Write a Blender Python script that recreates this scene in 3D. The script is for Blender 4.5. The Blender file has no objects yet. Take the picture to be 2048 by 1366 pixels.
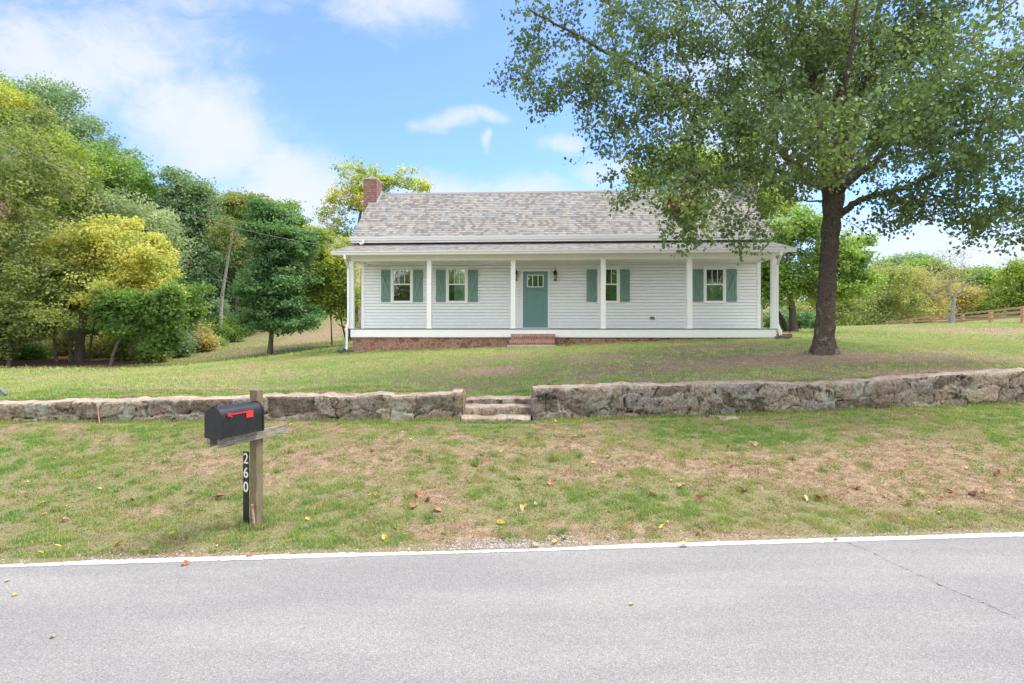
import bpy, math, random
import numpy as np
R = math.radians
scene = bpy.context.scene
COL = scene.collection
random.seed(7)
rng = np.random.default_rng(11)

# ------------------------------------------------------------------ camera
F = 1138.0; HY = 655.0; CZ = 2.05
cam_d = bpy.data.cameras.new('camera'); cam = bpy.data.objects.new('camera', cam_d); COL.objects.link(cam)
cam.location = (0, 0, CZ); cam.rotation_euler = (R(90), 0, 0)
cam_d.sensor_width = 36; cam_d.lens = 36 * F / 2048
cam_d.shift_y = -(683 - HY) / 2048
cam_d.clip_start = 0.05; cam_d.clip_end = 3000
scene.camera = cam

# ------------------------------------------------------------------ light
SUN_EL, SUN_AZ = 62, 78          # azimuth measured from +Y towards +X
SUN_STR, SUN_ANG = 1.5, 22.0
SKY_STR = 0.12
scene.view_settings.view_transform = 'Standard'
scene.view_settings.look = 'None'
scene.view_settings.gamma = 1
scene.view_settings.use_curve_mapping = False
scene.view_settings.exposure = 2.02
sd = bpy.data.lights.new('sun', 'SUN'); sun = bpy.data.objects.new('sun', sd); COL.objects.link(sun)
sd.energy = SUN_STR; sd.angle = R(SUN_ANG); sd.color = (1.0, 0.92, 0.80)
sun.rotation_euler = (R(90 - SUN_EL), 0, R(180 - SUN_AZ))
sun.location = (0, 0, 40)

world = bpy.data.worlds.new('World'); scene.world = world; world.use_nodes = True

class NT:
    """tiny node helper"""
    def __init__(s, tree):
        s.t = tree; s.n = tree.nodes; s.l = tree.links
    def __call__(s, typ, ins=None, **props):
        nd = s.n.new(typ)
        for k, v in props.items(): setattr(nd, k, v)
        for k, v in (ins or {}).items():
            sock = nd.inputs[k]
            if isinstance(v, bpy.types.NodeSocket): s.l.new(v, sock)
            else: sock.default_value = v
        return nd
    def math(s, op, a, b=0.0, c=None, clamp=False):
        d = {0: a, 1: b}
        if c is not None: d[2] = c
        return s('ShaderNodeMath', d, operation=op, use_clamp=clamp).outputs[0]
    def ramp(s, fac, stops, interp='LINEAR'):
        nd = s('ShaderNodeValToRGB', {0: fac}); cr = nd.color_ramp; cr.interpolation = interp
        while len(cr.elements) < len(stops): cr.elements.new(0.5)
        for e, (p, c) in zip(cr.elements, stops):
            e.position = p; e.color = (*c, 1) if len(c) == 3 else c
        return nd.outputs[0]
    def noise(s, vec, scale, detail=4, rough=0.55, dist=0.0):
        ins = {'Scale': scale, 'Detail': detail, 'Roughness': rough, 'Distortion': dist}
        if vec is not None: ins['Vector'] = vec
        return s('ShaderNodeTexNoise', ins).outputs[0]
    def mix(s, fac, a, b, blend='MIX'):
        nd = s.n.new('ShaderNodeMix'); nd.data_type = 'RGBA'; nd.blend_type = blend
        for i, v in ((0, fac), (6, a), (7, b)):
            if isinstance(v, bpy.types.NodeSocket): s.l.new(v, nd.inputs[i])
            else: nd.inputs[i].default_value = v if i == 0 else ((*v, 1) if len(v) == 3 else v)
        return nd.outputs[2]
    def smooth(s, v, a, b, o0=0.0, o1=1.0):
        return s('ShaderNodeMapRange', {0: v, 1: a, 2: b, 3: o0, 4: o1}, interpolation_type='SMOOTHSTEP').outputs[0]

def build_world():
    g = NT(world.node_tree); g.n.clear()
    sky = g('ShaderNodeTexSky', sky_type='NISHITA', sun_disc=False)
    sky.sun_elevation = R(SUN_EL); sky.sun_rotation = R(SUN_AZ)
    sky.altitude = 200; sky.air_density = 1.0; sky.dust_density = 0.6; sky.ozone_density = 2.0
    tc = g('ShaderNodeTexCoord')
    sep = g('ShaderNodeSeparateXYZ', {0: tc.outputs['Generated']})
    yy = g.math('MAXIMUM', g.math('ABSOLUTE', sep.outputs[1]), 0.08)
    a = g.math('DIVIDE', sep.outputs[0], yy); e = g.math('DIVIDE', sep.outputs[2], yy)
    ae = g('ShaderNodeCombineXYZ', {0: a, 1: e, 2: 0.0}).outputs[0]
    warp = g('ShaderNodeTexNoise', {'Vector': ae, 'Scale': 3.0, 'Detail': 4.0})
    off = g('ShaderNodeVectorMath', {0: warp.outputs['Color'], 1: (0.5, 0.5, 0.5)}, operation='SUBTRACT').outputs[0]
    off = g('ShaderNodeVectorMath', {0: off, 1: (0.22, 0.16, 0)}, operation='MULTIPLY').outputs[0]
    aw = g('ShaderNodeVectorMath', {0: ae, 1: off}, operation='ADD').outputs[0]
    blobs = [(120, 150, 420, 170, 10, .95), (400, 260, 260, 130, -30, 1.0), (600, 370, 190, 90, -20, 1.0),
             (790, -10, 210, 90, 0, .8), (880, 262, 80, 26, 14, .8), (965, 250, 60, 18, -4, .7), (968, 292, 16, 20, 0, .8), (960, 400, 380, 62, 0, .85),
             (1930, 540, 520, 170, 0, 1.0), (1560, 190, 330, 300, 0, .85), (1140, 305, 75, 26, 0, .8),
             (1240, 350, 120, 40, 0, .8), (300, 0, 420, 70, 0, .6), (2300, 100, 500, 350, 0, .8),
             (-500, 200, 500, 300, 0, .8), (1100, -400, 900, 160, 0, .6)]
    tot = None
    for (px, py, rx, ry, rot, st) in blobs:
        c = g('ShaderNodeVectorMath', {0: aw, 1: ((px - 1024) / F, (HY - py) / F, 0)}, operation='SUBTRACT').outputs[0]
        c = g('ShaderNodeVectorRotate', {'Vector': c, 'Angle': R(-rot)}, rotation_type='Z_AXIS').outputs[0]
        c = g('ShaderNodeVectorMath', {0: c, 1: (F / rx, F / ry, 0)}, operation='MULTIPLY').outputs[0]
        ln = g('ShaderNodeVectorMath', {0: c}, operation='LENGTH').outputs['Value']
        v = g.smooth(ln, 1.35, 0.2, 0.0, st)
        tot = v if tot is None else g.math('MAXIMUM', tot, v)
    n1 = g.noise(ae, 5.0, 7, 0.6, 0.6); n2 = g.noise(g('ShaderNodeVectorMath', {0: aw, 1: (1, 1.7, 1)}, operation='MULTIPLY').outputs[0], 16.0, 8, 0.68, 1.2)
    nn = g.math('ADD', g.math('MULTIPLY', n1, 0.75), g.math('MULTIPLY', n2, 0.42))
    f = g.math('ADD', tot, g.math('MULTIPLY', g.math('SUBTRACT', nn, 0.59), 1.7))
    f = g.smooth(f, 0.10, 1.15, 0.12, 0.90)
    # faint haze near the horizon
    hz = g.smooth(g.math('ABSOLUTE', e), 0.30, 0.0, 0.0, 0.45)
    f = g.math('MAXIMUM', f, hz)
    # unseen cloud deck added behind the photographer, brightened to light the house front
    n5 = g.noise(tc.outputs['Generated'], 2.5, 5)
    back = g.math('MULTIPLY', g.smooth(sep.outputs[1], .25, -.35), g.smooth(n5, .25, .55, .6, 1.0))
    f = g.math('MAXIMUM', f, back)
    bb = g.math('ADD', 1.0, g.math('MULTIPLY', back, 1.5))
    skyc = g('ShaderNodeHueSaturation', {'Saturation': 1.0, 'Value': 1.0, 'Color': sky.outputs[0]}).outputs[0]
    skyc = g.mix(1.0, skyc, (0.38, 0.51, 0.80), 'MULTIPLY')
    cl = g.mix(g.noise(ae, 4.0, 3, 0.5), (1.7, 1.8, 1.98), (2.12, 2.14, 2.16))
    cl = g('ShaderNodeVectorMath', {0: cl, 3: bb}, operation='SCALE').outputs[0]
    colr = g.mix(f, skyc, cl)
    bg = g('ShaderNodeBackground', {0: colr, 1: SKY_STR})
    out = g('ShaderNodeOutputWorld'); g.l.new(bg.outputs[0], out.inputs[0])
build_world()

# ------------------------------------------------------------------ noise + terrain maths
def vnoise(x, y, seed=0):
    x = np.asarray(x, float); y = np.asarray(y, float)
    xi = np.floor(x); yi = np.floor(y); fx = x - xi; fy = y - yi
    fx = fx * fx * (3 - 2 * fx); fy = fy * fy * (3 - 2 * fy)
    def h(i, j):
        s = np.sin(i * 127.1 + j * 311.7 + seed * 74.7) * 43758.5453
        return s - np.floor(s)
    return (h(xi, yi) * (1 - fx) + h(xi + 1, yi) * fx) * (1 - fy) + (h(xi, yi + 1) * (1 - fx) + h(xi + 1, yi + 1) * fx) * fy
def fbm(x, y, seed=0, oct=4):
    a = 0; amp = .5; f = 1; t = 0
    for o in range(oct):
        a = a + amp * vnoise(np.asarray(x) * f, np.asarray(y) * f, seed + o * 3.1); t += amp; amp *= .5; f *= 2.03
    return a / t

ctrl = []   # (x, y, z)
def cp(px, py, Y): ctrl.append(((px - 1024) / F * Y, Y, CZ - (py - HY) / F * Y))
for p in [(0, 801, 10.0), (300, 795, 10.1), (600, 788, 10.2), (860, 784, 10.4), (1000, 795, 10.7), (1075, 776, 10.6), (1300, 768, 10.7),
          (1645, 761, 10.9), (2048, 741, 11.2), (0, 770, 15), (0, 745, 22), (250, 738, 24), (400, 722, 27), (540, 712, 26),
          (650, 704, 22), (500, 694, 32), (640, 684, 32), (700, 705, 19.4), (860, 698, 19.3), (1020, 694, 19.0), (1300, 684, 18.9),
          (1555, 678.5, 18.7), (1645, 706, 13.8), (480, 640, 42), (500, 600, 54), (600, 655, 42), (100, 700, 31), (100, 645, 40),
          (900, 668, 32), (1250, 660, 32), (1590, 661, 33), (1700, 657.5, 38), (1800, 653, 42), (1900, 649, 44), (2048, 641, 47),
          (2048, 690, 18), (2048, 668, 28), (1350, 735, 12.8), (1000, 735, 13.6), (500, 742, 15.5), (250, 764, 13)]: cp(*p)
ctrl += [(-22, 48, 9), (-35, 60, 15), (-60, 60, 22), (-45, 35, 6), (-15, 75, 9), (-60, 10, .6), (-120, 0, 1), (0, 80, 3), (40, 80, 2.2),
         (90, 60, 4.5), (60, 20, 2.6), (120, 10, 4), (-40, 150, 26), (60, 200, 8), (160, 160, 10), (-160, 100, 40), (-250, 10, 10),
         (250, 30, 8), (0, 280, 20), (-200, 280, 50), (240, 280, 16)]
C_ = np.array(ctrl); MQ = 2.0
def _phi(x, y): return np.sqrt((x[:, None] - C_[:, 0]) ** 2 + (y[:, None] - C_[:, 1]) ** 2 + MQ ** 2)
_A = np.zeros((len(C_) + 1,) * 2); _A[:-1, :-1] = _phi(C_[:, 0], C_[:, 1]); _A[-1, :-1] = 1; _A[:-1, -1] = 1
_W = np.linalg.solve(_A, np.append(C_[:, 2], 0))
def lawn_z(x, y):
    out = np.empty(len(x))
    for i in range(0, len(x), 60000):
        out[i:i + 60000] = _phi(x[i:i + 60000], y[i:i + 60000]) @ _W[:-1] + _W[-1]
    return out
ED0, SL = 5.24, 0.0775
def edge_y(x): return ED0 + SL * x
def wall_y(x): return 10.0 + SL * x
WB = ([-60, -8.4, -4, -.9, .4, 4, 9.7, 60], [.5, .50, .46, .44, .42, .47, .63, .8])
WT = ([-60, -8.4, -4, -.9, .35, .36, 3, 6.2, 9.7, 60], [.8, .80, .85, .90, .90, .97, 1.00, 1.03, 1.22, 1.4])
def G(x, y):
    x = np.atleast_1d(np.asarray(x, float)); y = np.atleast_1d(np.asarray(y, float))
    x, y = np.broadcast_arrays(x, y); x = x.ravel().copy(); y = y.ravel().copy()
    d = y - edge_y(x); dw = y - wall_y(x)
    L = dw - d; t = np.clip(d / 4.76, 0, 1)
    zb = np.interp(x, *WB)
    prof = np.interp(t, [0, .12, .2, .4, .65, .85, 1], [0, .035, .10, .36, .70, .90, 1.0])
    bump = (fbm(x * 1.3, y * 1.3, 5) - .5) * .10 * np.clip(d, 0, 1) * np.clip(1.1 - t, .2, 1)
    bank = zb * prof + bump
    nearz = np.where(d < -7.2, -0.02 * 0 + (fbm(x * .2, y * .2, 9) - .5) * .3 * np.clip((-d - 7.2) / 6, 0, 1), 0) - .03
    lz = lawn_z(x, y) + (fbm(x * .8, y * .8, 2) - .5) * .06
    gw = np.clip((x + 1.25) / .35, 0, 1) * np.clip((.75 - x) / .35, 0, 1)
    lz = lz - gw * np.maximum(0, lz - np.where(dw < .62, .48, .74 + np.maximum(0, dw - .7) * .12))
    lz = np.minimum(lz, np.interp(x, *WT) - .02 + np.maximum(0, dw - .42) * .16 + (dw > 4) * 9)
    z = np.where(d < 0, np.where(d > -.12, -.03 + (d + .12) / .12 * .03, nearz), np.where(dw < .28, bank, lz))
    return z
def G1(x, y): return float(G(x, y)[0])
def gp(px, py, y0=3.0, y1=90.0):
    """ground point seen at a pixel"""
    Y = np.linspace(y0, y1, 3000) if y1 > 30 else np.linspace(y0, y1, 1500)
    X = (px - 1024) / F * Y; Z = CZ - (py - HY) / F * Y
    g = G(X, Y); k = np.nonzero(Z <= g)[0]
    k = k[0] if len(k) else len(Y) - 1
    return float(X[k]), float(Y[k]), float(g[k])
def P(px, py, Y): return ((px - 1024) / F * Y, Y, CZ - (py - HY) / F * Y)

# ------------------------------------------------------------------ object helpers
def tag(o, label=None, cat=None, group=None, kind=None):
    if label: o['label'] = label
    if cat: o['category'] = cat
    if group: o['group'] = group
    if kind: o['kind'] = kind
    return o
def empty(name, loc=(0, 0, 0), rz=0.0):
    o = bpy.data.objects.new(name, None); COL.objects.link(o); o.location = loc; o.rotation_euler = (0, 0, rz)
    o.empty_display_size = .1
    return o
def link_mesh(name, me, mat, parent=None, smooth=False):
    o = bpy.data.objects.new(name, me); COL.objects.link(o)
    if mat: me.materials.append(mat)
    if smooth: me.polygons.foreach_set('use_smooth', [True] * len(me.polygons))
    if parent: o.parent = parent
    return o
def np_mesh(name, V, Fc, attrs=None, nper=4):
    """V (n,3), Fc (m,nper) ints"""
    me = bpy.data.meshes.new(name); V = np.asarray(V, np.float32); Fc = np.asarray(Fc, np.int32)
    me.vertices.add(len(V)); me.vertices.foreach_set('co', V.ravel())
    m = len(Fc); me.loops.add(m * nper); me.loops.foreach_set('vertex_index', Fc.ravel())
    me.polygons.add(m); me.polygons.foreach_set('loop_start', np.arange(0, m * nper, nper, dtype=np.int32))
    me.update(calc_edges=True)
    for k, (dom, arr) in (attrs or {}).items():
        a = me.attributes.new(k, 'FLOAT', dom); a.data.foreach_set('value', np.asarray(arr, np.float32))
    return me

class MB:
    def __init__(s, off=(0, 0, 0)): s.v = []; s.f = []; s.uv = {}; s.off = off
    def add(s, vs, fs):
        n = len(s.v); s.v += [tuple(v) for v in vs]; s.f += [tuple(i + n for i in f) for f in fs]; return n
    def box(s, x0, x1, y0, y1, z0, z1):
        x0, x1 = sorted((x0, x1)); y0, y1 = sorted((y0, y1)); z0, z1 = sorted((z0, z1))
        s.add([(x0, y0, z0), (x1, y0, z0), (x1, y1, z0), (x0, y1, z0), (x0, y0, z1), (x1, y0, z1), (x1, y1, z1), (x0, y1, z1)],
              [(0, 3, 2, 1), (4, 5, 6, 7), (0, 1, 5, 4), (1, 2, 6, 5), (2, 3, 7, 6), (3, 0, 4, 7)])
    def quad(s, a, b, c, d): s.add([a, b, c, d], [(0, 1, 2, 3)])
    def beam(s, a, b, w, h, up=(0, 0, 1)):
        """box along a->b, w across, h in the up direction"""
        a = np.array(a, float); b = np.array(b, float); d = b - a; d /= np.linalg.norm(d)
        u = np.array(up, float); u = u - d * (u @ d); u /= np.linalg.norm(u); r = np.cross(d, u)
        vs = []
        for p in (a, b):
            for i, j in ((-1, -1), (1, -1), (1, 1), (-1, 1)): vs.append(p + r * w / 2 * i + u * h / 2 * j)
        s.add(vs, [(0, 1, 2, 3), (7, 6, 5, 4), (0, 4, 5, 1), (1, 5, 6, 2), (2, 6, 7, 3), (3, 7, 4, 0)])
    def tube(s, pts, radii, n=8, cap=True, flat=1.0):
        pts = [np.array(p, float) for p in pts]
        if not hasattr(radii, '__len__'): radii = [radii] * len(pts)
        rings = []; prev = None
        for i, p in enumerate(pts):
            d = pts[min(i + 1, len(pts) - 1)] - pts[max(i - 1, 0)]; d /= (np.linalg.norm(d) + 1e-9)
            if prev is None:
                r = np.cross(d, (0, 0, 1)); 
                if np.linalg.norm(r) < .1: r = np.cross(d, (0, 1, 0))
            else: r = prev - d * (prev @ d)
            r /= np.linalg.norm(r); prev = r; u = np.cross(d, r)
            rings.append([p + (r * math.cos(2 * math.pi * k / n) + u * math.sin(2 * math.pi * k / n) * flat) * radii[i] for k in range(n)])
        vs = [v for rg in rings for v in rg]; fs = []
        for i in range(len(pts) - 1):
            for k in range(n):
                fs.append((i * n + k, i * n + (k + 1) % n, (i + 1) * n + (k + 1) % n, (i + 1) * n + k))
        if cap: fs.append(tuple(range(n - 1, -1, -1))); fs.append(tuple((len(pts) - 1) * n + k for k in range(n)))
        s.add(vs, fs)
    def extrude(s, prof, x0, x1):
        """closed (y,z) profile extruded along x"""
        n = len(prof)
        s.add([(x0, y, z) for y, z in prof] + [(x1, y, z) for y, z in prof],
              [(i, (i + 1) % n, n + (i + 1) % n, n + i) for i in range(n)] + [tuple(range(n - 1, -1, -1)), tuple(range(n, 2 * n))])
    def lathe(s, prof, c=(0, 0, 0), n=12):
        vs = []; 
        for r, z in prof:
            for k in range(n): vs.append((c[0] + r * math.cos(2 * math.pi * k / n), c[1] + r * math.sin(2 * math.pi * k / n), c[2] + z))
        fs = [(i * n + k, i * n + (k + 1) % n, (i + 1) * n + (k + 1) % n, (i + 1) * n + k) for i in range(len(prof) - 1) for k in range(n)]
        fs += [tuple(range(n - 1, -1, -1)), tuple((len(prof) - 1) * n + k for k in range(n))]
        s.add(vs, fs)
    def build(s, name, mat, parent=None, smooth=False, bevel=0.0, loc=None):
        me = bpy.data.meshes.new(name)
        off = s.off
        me.from_pydata([(v[0] - off[0], v[1] - off[1], v[2] - off[2]) for v in s.v], [], s.f); me.update()
        o = link_mesh(name, me, mat, parent, smooth)
        if loc: o.location = loc
        if bevel:
            m = o.modifiers.new('bevel', 'BEVEL'); m.width = bevel; m.segments = 2; m.limit_method = 'ANGLE'
        return o

# ------------------------------------------------------------------ materials
def new_mat(name):
    m = bpy.data.materials.new(name); m.use_nodes = True; g = NT(m.node_tree); g.n.clear()
    return m, g
def finish(g, col, rough=0.6, bump=None, bstr=0.3, bdist=0.01, metal=0.0, spec=0.5, **extra):
    ins = {'Base Color': col if isinstance(col, bpy.types.NodeSocket) else (*col, 1), 'Roughness': rough, 'Metallic': metal, 'Specular IOR Level': spec}
    ins.update(extra)
    p = g('ShaderNodeBsdfPrincipled', ins)
    if bump is not None:
        b = g('ShaderNodeBump', {'Strength': bstr, 'Distance': bdist, 'Height': bump}); g.l.new(b.outputs[0], p.inputs['Normal'])
    o = g('ShaderNodeOutputMaterial'); g.l.new(p.outputs[0], o.inputs[0])
    return p
def obj_co(g, sc=(1, 1, 1)):
    tc = g('ShaderNodeTexCoord'); return g('ShaderNodeMapping', {0: tc.outputs['Object'], 'Scale': sc}).outputs[0]
def paint(name, col, rough=.5, var=.06, scale=6, dirt=None):
    m, g = new_mat(name); v = obj_co(g); n = g.noise(v, scale, 5)
    c0 = tuple(c * (1 - var) for c in col); c1 = tuple(min(1, c * (1 + var)) for c in col)
    c = g.mix(g.smooth(n, .3, .7), c0, c1)
    n3 = g.noise(v, 60, 3)
    if dirt: c = g.mix(g.math('MULTIPLY', g.smooth(g.noise(v, 2.3, 6), .55, .8), .35), c, dirt)
    finish(g, c, rough, n3, .15, .003); return m
def attr(g, n): return g('ShaderNodeAttribute', attribute_name=n).outputs['Fac']

M = {}
M['white'] = paint('white_vinyl', (.86, .87, .86), .42, .02)
M['trim'] = paint('white_trim', (.88, .88, .86), .4, .02)
M['gutter'] = paint('gutter_metal', (.80, .81, .81), .3, .02)
M['teal'] = paint('teal_paint', (.175, .305, .245), .5, .06, 9)
M['door'] = paint('door_paint', (.14, .275, .25), .42, .04, 3)
M['deck'] = paint('deck_paint', (.22, .27, .26), .5, .08)
M['black'] = paint('black_metal', (.013, .013, .014), .45, .3, 8, dirt=(.05, .045, .04))
M['red'] = paint('red_plastic', (.55, .025, .03), .5, .12)
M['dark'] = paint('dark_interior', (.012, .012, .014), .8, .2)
M['curtain'] = paint('pale_curtain', (.42, .55, .46), .9, .15, 3)
M['metal'] = paint('nickel', (.45, .42, .36), .3, .1); M['metal'].node_tree.nodes['Principled BSDF'].inputs['Metallic'].default_value = 1
M['concrete'] = paint('concrete', (.46, .42, .36), .9, .15, 5)
M['grey_box'] = paint('grey_plastic', (.17, .18, .18), .5, .3)
M['num'] = paint('number_white', (.72, .72, .68), .5, .1, 30)
M['numdark'] = paint('number_black', (.035, .035, .04), .6, .3, 30)
M['wire'] = paint('wire_grey', (.22, .22, .22), .6, .1)

def glass_mat():
    m, g = new_mat('window_glass')
    t = g('ShaderNodeBsdfTransparent', {0: (.62, .68, .66, 1)}); gl = g('ShaderNodeBsdfGlossy', {0: (.95, 1, .97, 1), 'Roughness': .015})
    n = g.noise(obj_co(g), 3.0, 2); b = g('ShaderNodeBump', {'Strength': .12, 'Distance': .02, 'Height': n}); g.l.new(b.outputs[0], gl.inputs['Normal'])
    mx = g('ShaderNodeMixShader', {0: .32, 1: t.outputs[0], 2: gl.outputs[0]})
    o = g('ShaderNodeOutputMaterial'); g.l.new(mx.outputs[0], o.inputs[0]); return m
M['glass'] = glass_mat()
def clear_mat():
    m, g = new_mat('lamp_glass')
    t = g('ShaderNodeBsdfTransparent', {0: (.8, .8, .8, 1)}); gl = g('ShaderNodeBsdfGlossy', {0: (1, 1, 1, 1), 'Roughness': .05})
    mx = g('ShaderNodeMixShader', {0: .25, 1: t.outputs[0], 2: gl.outputs[0]})
    o = g('ShaderNodeOutputMaterial'); g.l.new(mx.outputs[0], o.inputs[0]); return m
M['lampglass'] = clear_mat()

def shingle_mat():
    m, g = new_mat('asphalt_shingles')
    uv = g('ShaderNodeAttribute', attribute_name='shv').outputs['Vector']
    sp = g('ShaderNodeSeparateXYZ', {0: uv})
    row = g.math('FLOOR', g.math('DIVIDE', sp.outputs[1], .145))
    ro = g('ShaderNodeTexWhiteNoise', {'W': row}, noise_dimensions='1D').outputs[0]
    xx = g.math('ADD', g.math('DIVIDE', sp.outputs[0], .13), g.math('MULTIPLY', ro, 7.0))
    # warp so tabs have different widths
    xx = g.math('ADD', xx, g.math('MULTIPLY', g.noise(g('ShaderNodeCombineXYZ', {0: xx, 1: row}).outputs[0], 1.1, 1), .5))
    cell = g.math('FLOOR', xx)
    wn = g('ShaderNodeTexWhiteNoise', {'Vector': g('ShaderNodeCombineXYZ', {0: cell, 1: row}).outputs[0]}, noise_dimensions='2D').outputs[0]
    c = g.ramp(wn, [(0, (.195, .178, .165)), (.2, (.265, .252, .235)), (.38, (.305, .272, .232)), (.55, (.24, .232, .222)), (.7, (.315, .31, .295)), (.85, (.33, .295, .252)), (.93, (.20, .186, .175))], 'CONSTANT')
    gr = g.noise(g('ShaderNodeVectorMath', {0: uv, 1: (1, 1, 1)}, operation='MULTIPLY').outputs[0], 160, 2)
    c = g.mix(g.smooth(gr, .3, .7), g.mix(1, c, (.78, .78, .78), 'MULTIPLY'), g.mix(1, c, (1.15, 1.15, 1.15), 'MULTIPLY'))
    big = g.noise(uv, .6, 3); c = g.mix(g.smooth(big, .35, .7), c, g.mix(1, c, (.86, .87, .88), 'MULTIPLY'))
    fr = g.math('FRACT', xx); gap = g.smooth(fr, .0, .05)
    finish(g, c, .92, g.math('ADD', gap, g.math('MULTIPLY', wn, .6)), .5, .006, spec=.2); return m
M['shingle'] = shingle_mat()

def brick_mat(name, c1, c2, mortar, sx=.21, sy=.07, stains=.3, soldier=False):
    m, g = new_mat(name)
    tc = g('ShaderNodeTexCoord'); geo = g('ShaderNodeNewGeometry')
    sp = g('ShaderNodeSeparateXYZ', {0: tc.outputs['Object']})
    u = g.math('ADD', sp.outputs[0], sp.outputs[1]); v2 = g('ShaderNodeCombineXYZ', {0: u, 1: sp.outputs[2], 2: 0}).outputs[0]
    br = g('ShaderNodeTexBrick', {'Vector': v2, 'Color1': (*c1, 1), 'Color2': (*c2, 1), 'Mortar': (*mortar, 1), 'Scale': 1.0, 'Mortar Size': .008, 'Mortar Smooth': .3, 'Brick Width': sx, 'Row Height': sy})
    n = g.noise(tc.outputs['Object'], 7, 6); c = g.mix(g.math('MULTIPLY', g.smooth(n, .45, .75), stains), br.outputs[0], (.55, .48, .42))
    n2 = g.noise(tc.outputs['Object'], 45, 4); c = g.mix(g.math('MULTIPLY', n2, .35), c, (.12, .07, .05))
    finish(g, c, .9, g.math('SUBTRACT', g.math('MULTIPLY', n2, .4), br.outputs[1]), .6, .008, spec=.2); return m
M['brick'] = brick_mat('chimney_brick', (.20, .075, .05), (.28, .12, .085), (.34, .28, .25))
M['stepbrick'] = brick_mat('step_brick', (.34, .13, .08), (.42, .22, .15), (.5, .42, .36), .068, .2, .85)

def stone_mat(name, stops, mortar, scale=3.2, width=.05, asp=1.0):
    m, g = new_mat(name)
    tc = g('ShaderNodeTexCoord'); sp = g('ShaderNodeSeparateXYZ', {0: tc.outputs['Object']})
    u = g.math('ADD', sp.outputs[0], sp.outputs[1]); v2 = g('ShaderNodeCombineXYZ', {0: u, 1: g.math('MULTIPLY', sp.outputs[2], asp), 2: 0}).outputs[0]
    w = g('ShaderNodeTexNoise', {'Vector': v2, 'Scale': 3.0}).outputs['Color']
    v3 = g('ShaderNodeVectorMath', {0: v2, 1: g('ShaderNodeVectorMath', {0: w, 1: (.16, .16, 0)}, operation='MULTIPLY').outputs[0]}, operation='ADD').outputs[0]
    vo = g('ShaderNodeTexVoronoi', {'Vector': v3, 'Scale': scale}, voronoi_dimensions='2D')
    ve = g('ShaderNodeTexVoronoi', {'Vector': v3, 'Scale': scale}, voronoi_dimensions='2D', feature='DISTANCE_TO_EDGE')
    rnd = g('ShaderNodeSeparateColor', {0: vo.outputs['Color']}).outputs[0]
    c = g.ramp(rnd, stops); n = g.noise(tc.outputs['Object'], 18, 6)
    c = g.mix(g.math('MULTIPLY', g.smooth(n, .4, .7), .5), c, (.16, .09, .065))
    e = g.smooth(ve.outputs[0], width, width + .03)
    mc = g.mix(n, tuple(x * .75 for x in mortar), tuple(min(1, x * 1.2) for x in mortar))
    c = g.mix(e, mc, c)
    finish(g, c, .9, g.math('ADD', e, g.math('MULTIPLY', n, .4)), .7, .02, spec=.2); return m
M['found'] = stone_mat('foundation_stone', [(0, (.22, .10, .065)), (.35, (.30, .13, .08)), (.6, (.36, .17, .11)), (.8, (.30, .19, .13)), (1, (.42, .24, .16))], (.40, .36, .32), 4.6, .03, 1.4)
M['chimstone'] = stone_mat('chimney_stone', [(0, (.26, .25, .25)), (.5, (.40, .36, .33)), (1, (.45, .40, .34))], (.36, .33, .30), 3.0, .05)

def wood_mat(name, c0, c1, scale=(3, 3, .35), green=None, axis_rot=(0, 0, 0)):
    m, g = new_mat(name); tc = g('ShaderNodeTexCoord')
    v = g('ShaderNodeMapping', {0: tc.outputs['Object'], 'Scale': scale, 'Rotation': axis_rot}).outputs[0]
    n = g.noise(v, 22, 7, .65); c = g.mix(g.smooth(n, .3, .7), c0, c1)
    n2 = g.noise(tc.outputs['Object'], 5, 5)
    if green: c = g.mix(g.math('MULTIPLY', g.smooth(n2, .4, .7), .7), c, green)
    c = g.mix(g.smooth(g.noise(v, 60, 3), .62, .72), c, tuple(x * .35 for x in c0))
    finish(g, c, .85, n, .5, .004, spec=.2); return m
M['post'] = wood_mat('weathered_post', (.12, .09, .055), (.27, .21, .14), green=(.15, .15, .07))
M['arm'] = wood_mat('weathered_arm', (.15, .125, .095), (.36, .32, .265), (.35, .35, 3))
M['fence'] = wood_mat('fence_wood', (.44, .27, .14), (.62, .42, .24), (1, 1, 1))
def rust_mat():
    m, g = new_mat('rusty_pipe'); v = obj_co(g); n = g.noise(v, 30, 5)
    finish(g, g.mix(g.smooth(n, .4, .6), (.28, .11, .06), (.42, .36, .34)), .7, n, .5, .004); return m
M['rust'] = rust_mat()

def bark_mat(name, c0, c1, lichen=0.0, sc=1.0):
    m, g = new_mat(name); tc = g('ShaderNodeTexCoord')
    v = g('ShaderNodeMapping', {0: tc.outputs['Object'], 'Scale': (15 * sc, 15 * sc, 7 * sc)}).outputs[0]
    vo = g('ShaderNodeTexVoronoi', {'Vector': v, 'Scale': 2.6, 'Randomness': 1.0}, feature='DISTANCE_TO_EDGE').outputs[0]
    n = g.noise(v, 3, 6, .6); h = g.math('ADD', g.smooth(vo, 0, .16), g.math('MULTIPLY', n, .8))
    c = g.mix(g.smooth(h, .3, 1.3), c0, c1)
    if lichen:
        sp = g('ShaderNodeSeparateXYZ', {0: tc.outputs['Object']})
        l = g.smooth(g.noise(tc.outputs['Object'], 5.5, 5, .65), .63 - lichen * .1, .68)
        low = g.smooth(sp.outputs[2], 2.2, .2)
        l = g.math('MULTIPLY', l, g.math('MULTIPLY', low, .8))
        c = g.mix(l, c, (.40, .40, .36))
    finish(g, c, .95, h, 1.0, .03, spec=.15); return m
M['bark'] = bark_mat('maple_bark', (.075, .055, .043), (.20, .155, .125), 1.0)
M['bark2'] = bark_mat('grey_bark', (.07, .055, .045), (.24, .20, .165))
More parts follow.
